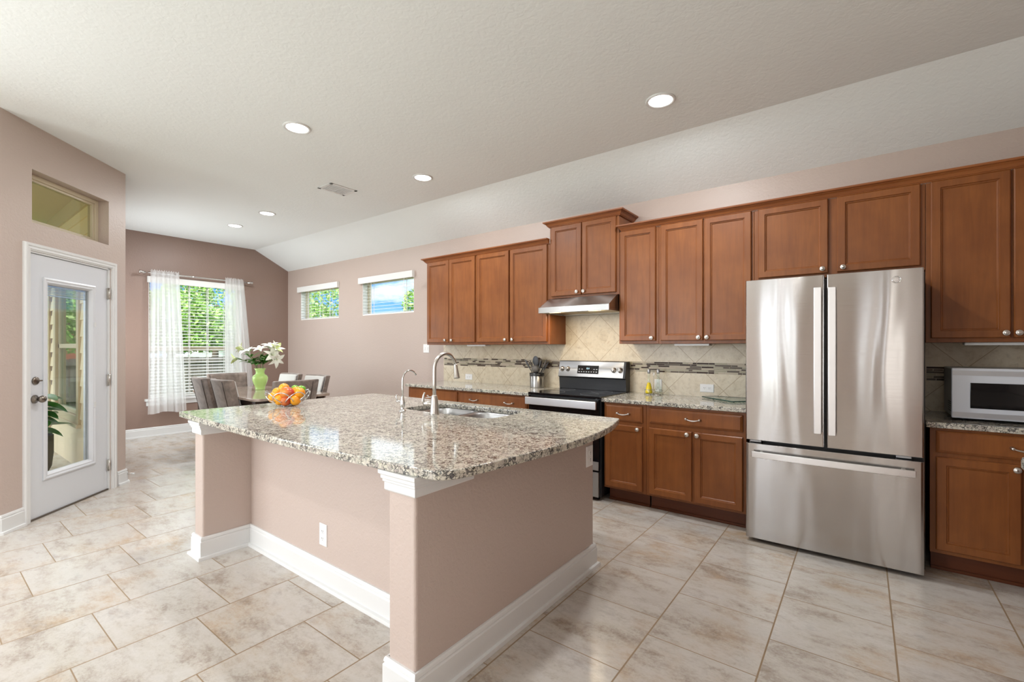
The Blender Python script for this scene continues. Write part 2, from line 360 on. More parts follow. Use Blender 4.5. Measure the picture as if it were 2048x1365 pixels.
def wloc(p):
    v = Vector((0, 0, 0))
    while p: v += p.location; p = p.parent
    return v
def obj(name, mb, mats, parent=None, label=None, cat=None, group=None, kind=None, bevel=0, sub=0, seg=2):
    me = bpy.data.meshes.new(name); off = wloc(parent)
    me.from_pydata([tuple(Vector(p) - off) for p in mb.v], [], mb.f); me.validate(clean_customdata=False)
    for m in (mats if isinstance(mats, (list, tuple)) else [mats]): me.materials.append(m)
    if len(me.polygons) == len(mb.m):
        me.polygons.foreach_set('material_index', mb.m); me.polygons.foreach_set('use_smooth', mb.sm)
    bm = bmesh.new(); bm.from_mesh(me); bmesh.ops.recalc_face_normals(bm, faces=bm.faces); bm.to_mesh(me); bm.free()
    o = bpy.data.objects.new(name, me); COL.objects.link(o)
    if parent: o.parent = parent
    if bevel:
        b = o.modifiers.new('bevel', 'BEVEL'); b.width = bevel; b.segments = seg; b.limit_method = 'ANGLE'; b.angle_limit = R(40)
    if sub:
        b = o.modifiers.new('sub', 'SUBSURF'); b.levels = sub; b.render_levels = sub
    return tag(o, label, cat, group, kind)
def tag(o, label=None, cat=None, group=None, kind=None):
    if label: o['label'] = label
    if cat: o['category'] = cat
    if group: o['group'] = group
    if kind: o['kind'] = kind
    return o
def thing(name, loc, label, cat, group=None, kind=None):
    o = bpy.data.objects.new(name, None); o.empty_display_size = .05; COL.objects.link(o); o.location = loc
    return tag(o, label, cat, group, kind)
def copy_tree(o, parent=None):
    c = o.copy(); COL.objects.link(c); c.parent = parent
    for ch in list(o.children): copy_tree(ch, c)
    return c
def place(o, loc, rz=0, label=None):
    o.location = loc; o.rotation_euler = (0, 0, rz)
    if label: o['label'] = label
    return o

# ------------------------------------------------------------------ room shell
CZ = 2.985; WY = 4.216; WT = 2.685; FY = 3.64; FX = -8.31; RX = 1.13; BY = -4.5; LX = -4.79
def struct(name, mb, m, bevel=0): return obj(name, mb, m, kind='structure', bevel=bevel)
struct('floor', MB().box(FX - .15, RX + .1, BY - .1, WY + .15, -.12, 0), M_FLOOR)
mb = MB()
mb.loft([[(x, BY - .1, CZ), (x, FY, CZ), (x, WY, WT), (x, WY + .15, WT - .08), (x, WY + .15, CZ + .25), (x, BY - .1, CZ + .25)] for x in (FX - .15, RX + .12)], smooth=False)
struct('ceiling', mb, M_CEIL)
# wall with rectangular holes, along x
def holes_wall(mb, u0, u1, z0, z1, holes, put):
    us = u0
    for (a, b, c, d) in sorted(holes):
        if a > us: put(us, a, z0, z1)
        if c > z0: put(a, b, z0, c)
        if d < z1: put(a, b, d, z1)
        us = b
    if us < u1: put(us, u1, z0, z1)
KW = [(-7.86, -6.69, 1.785, 2.31), (-6.055, -4.885, 1.79, 2.31)]
mb = MB(); holes_wall(mb, FX - .15, RX + .12, 0, WT + .02, KW, lambda a, b, c, d: mb.box(a, b, WY, WY + .15, c, d))
struct('wall_back', mb, M_WALL)
# far wall x = FX, gable top follows ceiling
mb = MB(); FWH = (2.16, 3.43, .55, 2.33)
holes_wall(mb, 1.15, FY, 0, CZ, [FWH], lambda a, b, c, d: mb.box(FX - .15, FX, a, b, c, d))
mb.loft([[(x, FY, 0), (x, WY, 0), (x, WY, WT), (x, FY, CZ)] for x in (FX - .15, FX)], smooth=False)
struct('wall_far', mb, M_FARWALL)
# nook side wall (its outside face is on the patio)
NW = (-7.95, -6.80, .56, 2.12)
mb = MB(); holes_wall(mb, FX - .15, -5.69, 0, CZ, [NW], lambda a, b, c, d: mb.box(a, b, 1.16, 1.295, c, d))
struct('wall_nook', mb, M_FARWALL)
# diagonal wall with door and transom (local frame: x along wall, y outward)
DR = (-4.385, 0, 0); DANG = R(135)
mb = MB()
for (a, b, c, d) in [(.573, .785, 0, CZ), (1.625, 1.832, 0, CZ), (.785, 1.625, 2.04, 2.25), (.785, 1.625, 2.65, CZ), (.785, .82, 2.25, 2.65), (1.61, 1.625, 2.25, 2.65)]:
    mb.box(a, b, 0, .15, c, d)
w = struct('wall_door', mb, M_WALL); w.location = DR; w.rotation_euler = (0, 0, DANG)
mb = MB(); holes_wall(mb, BY - .1, .405, 0, CZ, [(a, b, .5, 2.5) for a, b in ADDED_LEFTWIN], lambda a, b, c, d: mb.box(LX - .15, LX, a, b, c, d)); struct('wall_left', mb, M_WALL)
mb = MB(); mb.box(RX, RX + .12, .88, WY, 0, CZ); holes_wall(mb, BY - .1, .88, 0, CZ, [(a, b, .4, 2.5) for a, b in ADDED_RIGHTWIN], lambda a, b, c, d: mb.box(.62, RX + .12, a, b, c, d)); struct('wall_right', mb, M_WALL)  # out-of-view jog added to shade the right cabinets; its window opening is added too
mb = MB(); holes_wall(mb, LX - .1, RX + .1, 0, CZ, [(a, b, .4, 2.5) for a, b in BACKWIN], lambda a, b, c, d: mb.box(a, b, BY - .14, BY, c, d))
struct('wall_front', mb, M_WALL)
for i, (a, b) in enumerate(BACKWIN):
    r = thing('window_%d' % (5 + i), ((a + b) / 2, BY, .4), None, None, kind='structure')
    m_ = MB(); e = .03
    m_.box(a, a + e, BY - .1, BY - .05, .4, 2.5).box(b - e, b, BY - .1, BY - .05, .4, 2.5).box(a, b, BY - .1, BY - .05, .4, .45).box(a, b, BY - .1, BY - .05, 2.45, 2.5).box(a, b, BY - .1, BY - .05, 1.43, 1.47)
    obj('window_frame', m_, M_VINYL, r)
for i, (a, b) in enumerate(ADDED_LEFTWIN):
    r = thing('window_%d' % (10 + i), (LX, (a + b) / 2, .5), None, None, kind='structure')  # frames for the added left windows, out of view
    m_ = MB(); e = .05; m_.box(LX - .12, LX - .07, a, a + e, .5, 2.5).box(LX - .12, LX - .07, b - e, b, .5, 2.5).box(LX - .12, LX - .07, a, b, .5, .55).box(LX - .12, LX - .07, a, b, 2.45, 2.5).box(LX - .12, LX - .07, a, b, 1.46, 1.5)
    obj('window_frame', m_, M_VINYL, r)

BB = [(0, 0), (0, .135), (.008, .135), (.012, .128), (.014, .118), (.010, .113), (.016, .106), (.016, .02), (.03, .018), (.032, .006), (.032, 0)]
def baseboard(name, path): struct(name, MB().sweep(path, BB), M_WHITE)
def onD(s, n=0): return (-4.385 - .70711 * s - .70711 * n, .70711 * s - .70711 * n)
baseboard('baseboard_left', [(LX, BY), (LX, .405), onD(.742)])
baseboard('baseboard_corner', [onD(1.71), onD(1.832), (-8.31, 1.295)][:2] + [(-5.95, 1.297)])
baseboard('baseboard_far', [(-8.31, 1.30), (-8.31, WY), (-4.30, WY)])

# ------------------------------------------------------------------ patio door (structure) and transom
d = thing('door_1', (0, 0, 0), 'white half-open-view patio door with full glass and casing', None, kind='structure')
CAS = [(.0, 0), (0, -.012), (.008, -.02), (.02, -.02), (.026, -.014), (.04, -.018), (.05, -.012), (.066, -.010), (.072, 0)]
mb = MB()
def casing(mb, x0, x1, zt, w=.066):
    # three-sided profiled casing, x0..x1 outer
    prof = [(0, 0), (0, -.012), (.006, -.022), (.022, -.022), (.028, -.016), (.044, -.018), (.050, -.012), (w, -.010), (w, .0)]
    rings = []
    for px, pz, sx_, sz_ in ((x0, 0, 1, 0), (x0, zt, 1, -1), (x1, zt, -1, -1), (x1, 0, -1, 0)):
        rings.append([(px + sx_ * o, y, pz + sz_ * o) for o, y in prof])
    mb.loft(rings, smooth=False)
casing(mb, .741, 1.691, 2.092, .056)
obj('door_casing', mb, M_WHITE, d)
mb = MB().box(.785, .803, 0, .14, 0, 2.04).box(1.607, 1.625, 0, .14, 0, 2.04).box(.785, 1.625, 0, .14, 2.022, 2.04)
obj('door_jamb', mb, M_WHITE, d)
obj('threshold', MB().box(.79, 1.62, .0, .15, 0, .012), M_BRONZE, d)
# leaf: stiles and rails round the glass, with stepped moulding
lf = MB(); x0, x1, z0, z1 = .806, 1.604, .012, 2.018; gx0, gx1, gz0, gz1 = .945, 1.40 + .035, .30, 1.83
Y0, Y1 = .012, .055
lf.box(x0, gx0, Y0, Y1, z0, z1).box(gx1, x1, Y0, Y1, z0, z1).box(gx0, gx1, Y0, Y1, z0, gz0).box(gx0, gx1, Y0, Y1, gz1, z1)
leaf = obj('door_leaf', lf, M_DOORW, d)
fr = MB()
st = [(-.022, .0), (-.022, -.010), (-.010, -.016), (.004, -.010), (.012, -.012), (.022, -.002), (.030, .010), (.030, .03), (-.022, .03)]
rings = []
for px, pz, a, b in ((gx0, gz0, 1, 1), (gx1, gz0, -1, 1), (gx1, gz1, -1, -1), (gx0, gz1, 1, -1)):
    rings.append([(px + a * o, Y0 + y, pz + b * o) for o, y in st])
fr.loft(rings + [rings[0]], smooth=False, cap0=False, cap1=False)
obj('glass_frame', fr, M_DOORW, leaf)
obj('pane', MB().box(gx0 + .028, gx1 - .028, .030, .034, gz0 + .028, gz1 - .028), M_GLASS, leaf)
bl = MB()
for k in range(7): bl.box(gx0 + .03, gx1 - .03, .036, .050, gz1 - .045 - k * .0085, gz1 - .042 - k * .0085)
bl.box(gx0 + .03, gx1 - .03, .036, .050, gz1 - .040, gz1 - .028); bl.box(gx0 + .03, gx1 - .03, .036, .050, gz1 - .112, gz1 - .104)
bl.box(gx1 - .052, gx1 - .034, .036, .05, gz0 + .03, gz1 - .04)
obj('raised_blind', bl, M_SILVERP, leaf)
obj('blind_slider', MB().box(gx1 - .004, gx1 + .016, -.004, .004, 1.49, 1.53).box(gx1 - .004, gx1 + .016, -.004, .004, .78, .83), M_WHITE, leaf)
kn = MB().lathe([(.032, 0), (.032, -.006), (.014, -.012), (.012, -.035), (.024, -.042), (.028, -.055), (.022, -.068), (.003, -.074)], (.856, Y0, .916), 20, 'y')
obj('door_knob', kn, M_BRONZE, leaf)
db = MB().lathe([(.030, 0), (.030, -.008), (.022, -.014), (.002, -.015)], (.862, Y0, 1.055), 20, 'y').box(.858, .892, Y0 - .03, Y0 - .014, 1.050, 1.060)
obj('deadbolt', db, M_BRONZE, leaf, bevel=.002)
for z in (.226, 1.01, 1.803):
    h = MB().lathe([(.008, -.05), (.008, .05)], (1.609, -.004, z), 10, 'z'); h.box(1.596, 1.630, .0, .011, z - .05, z + .05)
    obj('hinge', h, M_NICKEL, d)
obj('door_sweep', MB().box(.81, 1.60, .018, .05, .002, .014), M_BLACK, leaf)
place(d, DR, DANG)
t = thing('window_4', (0, 0, 0), 'transom window above the patio door', None, kind='structure')
mb = MB()
def rframe(mb, x0, x1, z0, z1, w, y0, y1): mb.box(x0, x0 + w, y0, y1, z0, z1).box(x1 - w, x1, y0, y1, z0, z1).box(x0 + w, x1 - w, y0, y1, z0, z0 + w).box(x0 + w, x1 - w, y0, y1, z1 - w, z1)
rframe(mb, .82, 1.61, 2.25, 2.65, .035, .085, .13); rframe(mb, .85, 1.58, 2.28, 2.62, .022, .10, .14)
obj('window_frame', mb, M_DOORF, t, bevel=.003)
obj('pane', MB().box(.87, 1.56, .118, .121, 2.30, 2.60), M_GLASST, t)
place(t, DR, DANG)
ds = thing('door_stop', (-5.60, 1.33, .07), 'small spring door stop with white tip on baseboard by the door', 'door stop')
obj('spring', MB().tube([(-5.685, 1.30, .085), (-5.64, 1.335, .085)], .006, 8), M_NICKEL, ds)
obj('tip', MB().tube([(-5.64, 1.335, .085), (-5.62, 1.35, .085)], .009, 8), M_WHITE, ds)

# ------------------------------------------------------------------ windows of back wall and far wall
def make_window(name, a, b, c, d_, yc):
    r = thing(name, ((a + b) / 2, yc, c), None, None, kind='structure')
    mb = MB(); rframe(mb, a, b, c, d_, .03, yc + .09, yc + .145)
    obj('window_frame', mb, M_DOORF, r, bevel=.003)
    obj('pane', MB().box(a + .03, b - .03, yc + .115, yc + .119, c + .03, d_ - .03), M_GLASS, r)
    mb = MB(); mb.box(a, a + .006, yc + .002, yc + .09, c, d_).box(b - .006, b, yc + .002, yc + .09, c, d_).box(a, b, yc + .002, yc + .09, c - .0, c + .006)
    obj('window_reveal', mb, M_VINYL, r)
def blind_x(a, b, c, d_, yc, label, valx0, valx1, cords):
    r = thing('window_blind', ((a + b) / 2, yc, d_), label, 'blind', 'faux-wood blinds of the small high windows')
    obj('valance', MB().box(valx0, valx1, yc - .045, yc - .03, d_ - .042, d_ + .05).box(valx0, valx0 + .012, yc - .03, yc, d_ - .042, d_ + .05).box(valx1 - .012, valx1, yc - .03, yc, d_ - .042, d_ + .05), M_VINYL, r, bevel=.004)
    sl = MB(); n = int((d_ - .06 - (c + .03)) / .047); z = c + .035
    for k in range(n + 1):
        zz = z + k * .047; sl.loft([[(x, yc + .005, zz - .004), (x, yc + .03, zz + .0018), (x, yc + .055, zz + .004), (x, yc + .055, zz + .0065), (x, yc + .03, zz + .0043), (x, yc + .005, zz - .0015)] for x in (a + .01, b - .01)], smooth=False)
    obj('slats', sl, M_VINYL, r)
    obj('bottom_rail', MB().box(a + .01, b - .01, yc + .005, yc + .055, c + .004, c + .022), M_VINYL, r)
    for x in cords:
        for y in (yc + .004, yc + .056): obj('ladder_tape', MB().box(x - .006, x + .006, y - .001, y + .001, c + .01, d_ - .03), M_VINYL, r)
make_window('window_1', *KW[0], WY); make_window('window_2', *KW[1], WY)
blind_x(*KW[0], WY, 'white slatted blind on the small window nearest the corner', -7.91, -6.67, [-7.62, -7.25, -6.95])
blind_x(*KW[1], WY, 'white slatted blind on the small window beside the upper cabinets', -6.11, -4.87, [-5.85, -5.1])
# far window
a, b, c, d_ = FWH
r = thing('window_3', (FX, (a + b) / 2, c), None, None, kind='structure')
mb = MB()
def yframe(mb, y0, y1, z0, z1, w, x0, x1): mb.box(x0, x1, y0, y0 + w, z0, z1).box(x0, x1, y1 - w, y1, z0, z1).box(x0, x1, y0 + w, y1 - w, z0, z0 + w).box(x0, x1, y0 + w, y1 - w, z1 - w, z1)
yframe(mb, a, b, c, d_, .04, FX - .14, FX - .09); mb.box(FX - .135, FX - .09, a, b, 1.255, 1.325)
obj('window_frame', mb, M_DOORF, r, bevel=.003)
obj('pane', MB().box(FX - .118, FX - .114, a + .04, b - .04, c + .04, d_ - .04), M_GLASS, r)
obj('window_reveal', MB().box(FX - .09, FX - .001, a, a + .006, c, d_).box(FX - .09, FX - .001, b - .006, b, c, d_), M_VINYL, r)
obj('window_sill', MB().box(FX - .09, FX + .05, a - .05, b + .05, c - .03, c + .003).box(FX, FX + .016, a - .03, b + .03, c - .10, c - .03), M_WHITE, r, bevel=.004)
r = thing('window_blind', (FX, (a + b) / 2, d_), 'large white slatted blind on the dining window behind sheer curtains', 'blind')
obj('valance', MB().box(FX + .0, FX + .045, a - .02, b + .02, d_ - .07, d_ + .02), M_VINYL, r, bevel=.004)
sl = MB()
for k in range(35):
    zz = .60 + k * .0478; sl.loft([[(FX - .055, y, zz + .004), (FX - .03, y, zz + .0018), (FX - .005, y, zz - .004), (FX - .005, y, zz - .0015), (FX - .03, y, zz + .0043), (FX - .055, y, zz + .0065)] for y in (a + .012, b - .012)], smooth=False)
obj('slats', sl, M_VINYL, r); obj('bottom_rail', MB().box(FX - .055, FX - .005, a + .012, b - .012, .562, .582), M_VINYL, r)
for y in (2.42, 2.68, 2.93, 3.18):
    for x in (FX - .003, FX - .057): obj('ladder_tape', MB().box(x - .001, x + .001, y - .005, y + .005, .57, 2.27), M_VINYL, r)
# curtain rod and sheers
XR = FX + .10
r = thing('curtain_rod', (XR, 2.8, 2.39), 'silver curtain rod with square finials across the dining window', 'curtain rod')
obj('rod', MB().tube([(XR, 2.11, 2.392), (XR, 3.47, 2.392)], .011, 12), M_CHROME, r)
for y in (2.10, 3.48):
    s_ = 1 if y > 3 else -1
    obj('finial', MB().lathe([(.014, 0), (.014, .02), (.024, .025), (.018, .045), (.028, .07), (.028, .078)], (XR, y - (.0 if s_ > 0 else .078), 2.392), 4, 'y') if s_ > 0 else MB().lathe([(.028, 0), (.028, .008), (.018, .033), (.024, .053), (.014, .058), (.014, .078)], (XR, y - .078, 2.392), 4, 'y'), M_CHROME, r)
    obj('bracket', MB().box(FX + .001, XR, y + s_ * -.03 - .006, y + s_ * -.03 + .006, 2.386, 2.40), M_CHROME, r)
def curtain(y0, y1, yb0, yb1, zb, label, seed):
    rnd = random.Random(seed); mb = MB(); n = 90; rings = []
    ph = [rnd.uniform(0, 6) for _ in range(6)]
    zs = [2.435, 2.42, 2.408, 2.392, 2.376, 2.36, 2.2, 2.0, 1.7, 1.4, 1.1, .9, .7, .55, zb + .14, zb + .135, zb + .01, zb]
    for z in zs:
        t = (2.43 - z) / (2.43 - zb); ring = []
        for i in range(n):
            u = i / (n - 1); y = (y0 + (y1 - y0) * u) * (1 - t) + (yb0 + (yb1 - yb0) * u) * t
            amp = .005 + .014 * min(1, t * 1.6)
            wv = sin(u * 40 + ph[0] + t * .6) * .6 + sin(u * 23 + ph[1] - t * 1.1) * .5 + sin(u * 67 + ph[2]) * .25
            if z > 2.37: amp = .010
            zz = z + (.010 * sin(u * 75 + ph[3]) if z > 2.41 else 0) + (.012 * sin(u * 9 + ph[4]) if z < .5 else 0)
            ring.append((XR + .022 + wv * amp + (.0 if z > 2.37 else 0), y + .008 * sin(u * 31 + ph[5]) * t, zz))
        rings.append(ring)
    mb.loft(rings, smooth=True, closed=False, cap0=False, cap1=False)
    o = obj('sheer_curtain', mb, M_SHEER, None, label, 'curtain', 'sheer curtains of the dining window')
    return o
curtain(2.15, 2.50, 2.11, 2.60, .35, 'white sheer curtain at the left side of the dining window', 3)
curtain(3.13, 3.41, 3.13, 3.60, .36, 'white sheer curtain at the right side of the dining window', 9)

# ------------------------------------------------------------------ ceiling lights, vent
def downlight(x, y, label, power):
    r = thing('recessed_ceiling_light', (x, y, CZ), label, 'ceiling light', 'round recessed ceiling lights')
    obj('trim_ring', MB().lathe([(.098, .0), (.098, -.006), (.09, -.010), (.078, -.007), (.076, .0)], (x, y, CZ), 40, cap0=False, cap1=False), M_WHITE, r)
    obj('diffuser', MB().lathe([(.077, -.001), (.077, -.005), (.001, -.0055)], (x, y, CZ), 40), M_LAMP, r)
    light('downlight', 'AREA', (x, y, CZ - .014), (0, 0, 0), power, (.985, .99, 1), shape='DISK', size=.15)
downlight(-3.43, 1.81, 'recessed ceiling light over the granite island, nearest on the left', 20)
downlight(-1.09, 3.10, 'recessed ceiling light above the refrigerator aisle, largest on the right', 20)
downlight(-3.45, 3.09, 'recessed ceiling light just right of the ceiling vent', 20)
downlight(-5.92, 2.74, 'recessed ceiling light over the dining table near the vent', 20)
downlight(-6.87, 2.75, 'recessed ceiling light over the dining table nearest the curtained window', 20)
for x, y, pw_ in ((-1.09, 1.81, 10), (-1.09, -.6, 7), (-3.43, -.6, 20), (-3.43, -2.9, 22), (-1.09, -2.9, 10)):
    light('downlight', 'AREA', (x, y, CZ - .014), (0, 0, 0), pw_, (.985, .99, 1), shape='DISK', size=.15)
r = thing('ceiling_vent', (-4.42, 2.77, CZ), 'white rectangular air vent in the ceiling', 'vent')
mb = MB(); x0, x1, y0, y1 = -4.55, -4.30, 2.62, 2.93
mb.box(x0, x0 + .03, y0, y1, CZ - .008, CZ).box(x1 - .03, x1, y0, y1, CZ - .008, CZ).box(x0, x1, y0, y0 + .03, CZ - .008, CZ).box(x0, x1, y1 - .03, y1, CZ - .008, CZ).box(x0 + .03, x1 - .03, 2.77, 2.78, CZ - .008, CZ)
obj('frame', mb, M_WHITE, r, bevel=.002)
mb = MB()
for k in range(13): mb.box(x0 + .03, x1 - .03, y0 + .035 + k * .019, y0 + .045 + k * .019, CZ - .006, CZ - .003)
obj('louvers', mb, M_WHITE, r); obj('duct_opening', MB().box(x0 + .025, x1 - .025, y0 + .025, y1 - .025, CZ - .002, CZ - .001), M_SILVERP, r)

# ------------------------------------------------------------------ cabinets
DSTEP = [(0, 0), (0, -.015), (.005, -.020), (.044, -.020), (.0475, -.013), (.052, -.0125), (.057, -.007)]
DRSTEP = [(0, 0), (0, -.010), (.004, -.013), (.016, -.020)]
def door(parent, x0, x1, z0, z1, y, knobs=(), dirn=None):
    dd = obj('door', MB().rings_rect(x0, x1, z0, z1, y, DSTEP), M_WOOD, parent)
    for kx, kz in knobs: knob(dd, kx, y - .02, kz)
    return dd
def knob(parent, x, y, z):
    return obj('knob', MB().lathe([(.007, 0), (.006, -.012), (.012, -.016), (.0165, -.020), (.0165, -.023), (.0135, -.025), (.0128, -.0245), (.0105, -.028), (.004, -.030), (.0005, -.030)], (x, y, z), 20, 'y'), M_NICKEL, parent)
def pull(parent, x, y, z, w=.098):
    mb = MB(); h = w / 2
    for s_ in (-1, 1): mb.lathe([(.009, 0), (.007, -.006), (.0055, -.012), (.0075, -.02), (.009, -.024), (.006, -.029), (.001, -.030)], (x + s_ * h, y, z), 12, 'y')
    pts = []
    for i in range(13):
        u = -1 + i / 6; pts.append((x + u * h, y - .022 - .004 * (1 - u * u), z - .010 * (1 - u * u) * 1.0))
    mb.tube(pts, [.0035 + .0025 * (1 - abs(-1 + i / 6)) for i in range(13)], 8)
    return obj('handle', mb, M_NICKEL, parent)
def drawer(parent, x0, x1, z0, z1, y, pulls):
    dd = obj('drawer', MB().rings_rect(x0, x1, z0, z1, y, DRSTEP), M_WOOD, parent)
    for p in pulls: pull(dd, p, y - .02, (z0 + z1) / 2)
    return dd
UY = 3.90
def upper(x0, x1, z0, z1, doors, label, side=0):
    r = thing('upper_cabinet', ((x0 + x1) / 2, WY, z0), label, 'cabinet', 'upper cabinets along the kitchen wall')
    mb = MB().box(x0 + .002, x1 - .002, UY + .012, WY - .001, z0 + .012, z1)
    mb.box(x0, x1, UY, UY + .012, z0, z1).box(x0, x0 + .012, UY + .012, WY - .001, z0, z1).box(x1 - .012, x1, UY + .012, WY - .001, z0, z1)
    obj('carcass', mb, M_WOOD, r, bevel=.0015)
    for (a, b, c, d_, k) in doors: door(r, a, b, c, d_, UY - .0005, k)
    return r
upper(-4.275, -3.462, 1.34, 2.345, [(-4.26, -3.89, 1.366, 2.342, [(-3.935, 1.393)]), (-3.882, -3.476, 1.366, 2.342, [(-3.828, 1.392)])], 'two-door cherry upper cabinet beside the small high window')
upper(-3.46, -2.485, 1.34, 2.345, [(-3.446, -2.995, 1.366, 2.342, [(-3.033, 1.391)]), (-2.975, -2.513, 1.366, 2.342, [(-2.938, 1.392)])], 'two-door cherry upper cabinet just left of the range hood')
hc = upper(-2.484, -1.748, 1.79, 2.51, [(-2.458, -2.128, 1.811, 2.498, [(-2.166, 1.84)]), (-2.116, -1.774, 1.811, 2.498, [(-2.094, 1.84)])], 'short raised cherry cabinet above the range hood')
upper(-1.746, -1.386, 1.34, 2.345, [(-1.731, -1.409, 1.366, 2.345, [(-1.44, 1.39)])], 'narrow single-door cherry upper cabinet right of the range hood')
upper(-1.384, -.655, 1.34, 2.345, [(-1.364, -1.022, 1.366, 2.345, [(-1.052, 1.39)]), (-1.010, -.672, 1.366, 2.345, [(-.988, 1.39)])], 'tall two-door cherry upper cabinet left of the refrigerator')
upper(-.653, .316, 1.80, 2.345, [(-.625, -.19, 1.828, 2.345, [(-.222, 1.857)]), (-.139, .292, 1.828, 2.345, [(-.105, 1.857)])], 'short wide cherry cabinet directly above the refrigerator')
upper(.318, 1.10, 1.34, 2.345, [(.341, .686, 1.366, 2.345, [(.664, 1.394)]), (.698, 1.05, 1.366, 2.345, [(.716, 1.394)])], 'cherry upper cabinet above the white microwave')
CR = [(0, 0), (.010, 0), (.013, .003), (.013, .007), (.018, .008), (.022, .014), (.030, .026), (.040, .034), (.040, .0365), (.050, .038), (.054, .042), (.056, .052), (0, .052)]
def crown(path, z, label):
    obj('crown_molding', MB().sweep(path, [(o, z + h) for o, h in CR]), M_WOODH, None, label, 'molding', 'cherry crown moldings on the upper cabinets')
crown([(-2.49, UY), (-4.275, UY), (-4.275, WY - .002)][::-1], 2.343, 'cherry crown molding over the left upper cabinets')
crown([(-2.484, WY - .002), (-2.484, UY), (-1.748, UY), (-1.748, WY - .002)], 2.500, 'highest cherry crown molding, over the hood cabinet')
crown([(-1.72, UY + .03), (-1.712, UY), (RX - .002, UY)], 2.346, 'long cherry crown molding from hood cabinet to right wall')
def under_light(x0, x1, label):
    obj('under_cabinet_light', MB().box(x0, x1, 3.93, 4.02, 1.322, 1.3395), M_WHITE, None, label, 'light fixture', 'slim lights under the cabinets', bevel=.003)
under_light(-3.64, -3.36, 'slim white light bar under the left upper cabinets')
under_light(-1.265, -.985, 'slim white light bar under the cabinet left of the refrigerator')
under_light(.50, .85, 'slim light bar under the cabinet over the microwave')

BF = 3.61
def base_cab(x0, x1, drawers, doors, label, yb=WY - .001):
    r = thing('base_cabinet', ((x0 + x1) / 2, yb, 0), label, 'cabinet', 'base cabinets along the kitchen wall')
    obj('carcass', MB().box(x0, x1, BF, yb, .122, .8475), M_WOOD, r, bevel=.0015)
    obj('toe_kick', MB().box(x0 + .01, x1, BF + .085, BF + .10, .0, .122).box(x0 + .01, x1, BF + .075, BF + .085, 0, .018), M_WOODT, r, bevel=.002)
    for (a, b, c, d_, k) in drawers: drawer(r, a, b, c, d_, BF - .0005, k)
    for (a, b, c, d_, k) in doors: door(r, a, b, c, d_, BF - .0005, k)
    return r
base_cab(-4.275, -3.462, [(-4.24, -3.475, .697, .831, [-3.86])], [(-4.24, -3.865, .14, .67, [(-3.895, .645)]), (-3.85, -3.475, .14, .67, [(-3.82, .645)])], 'cherry base cabinet at the far left end of the counter')
base_cab(-3.46, -2.53, [(-3.44, -2.55, .697, .831, [-3.216, -2.757])], [(-3.44, -3.0, .14, .67, [(-3.03, .645)]), (-2.985, -2.55, .14, .67, [(-2.955, .645)])], 'cherry base cabinet just left of the range')
base_cab(-1.752, -1.386, [(-1.737, -1.413, .697, .831, [-1.57])], [(-1.737, -1.413, .14, .667, [(-1.447, .645)])], 'narrow cherry base cabinet right of the range')
base_cab(-1.384, -.655, [(-1.355, -.676, .705, .827, [-1.014])], [(-1.357, -1.026, .14, .669, [(-1.058, .648)]), (-1.008, -.676, .14, .669, [(-.985, .648)])], 'cherry base cabinet left of the refrigerator')
base_cab(.312, 1.10, [(.337, 1.04, .705, .831, [.688])], [(.337, .675, .145, .680, [(.655, .655)]), (.69, 1.04, .145, .680, [(.71, .655)])], 'dark cherry base cabinet under the microwave counter')
def counter(x0, x1, label, y0=3.572):
    obj('countertop', MB().box(x0, x1, y0, WY - .001, .848, .88), M_GRANITE, None, label, 'countertop', 'granite countertops along the kitchen wall', bevel=.005)
counter(-4.292, -2.516, 'speckled granite countertop left of the range')
counter(-1.762, -.60, 'speckled granite countertop between range and refrigerator')
counter(.292, RX - .002, 'speckled granite countertop under the microwave')

# side run along the right wall (mostly outside the frame)
r = thing('base_cabinet', (.8, 2.0, 0), 'cherry base cabinet cut by the right picture edge', 'cabinet')
obj('carcass', MB().box(.535, RX - .002, .9, 2.60, .11, .8475), M_WOOD, r, bevel=.002)
obj('toe_kick', MB().box(.60, .615, .9, 2.58, 0, .11), M_WOODT, r)
for i in range(3):
    y1_ = 2.585 - i * .56
    dm = MB().rings_rect(-y1_, -y1_ + .53, .14, .62, 0, DSTEP); dm.xf(Matrix.Translation((.535, 0, 0)) @ Matrix.Rotation(R(-90), 4, 'Z'))
    obj('door', dm, M_WOOD, r)
    dm = MB().rings_rect(-y1_, -y1_ + .53, .66, .82, 0, DRSTEP); dm.xf(Matrix.Translation((.535, 0, 0)) @ Matrix.Rotation(R(-90), 4, 'Z'))
    obj('drawer', dm, M_WOOD, r)
mb = MB(); cpts = [(.49, .9), (.49, 2.62), (.497, 2.645), (.52, 2.665), (.545, 2.67), (RX - .002, 2.67), (RX - .002, .9)]
mb.loft([[(x, y, z) for x, y in cpts] for z in (.838, .88)], smooth=False)
obj('countertop', mb, M_GRANITE, None, 'rounded granite countertop corner at the right picture edge', 'countertop', bevel=.006)

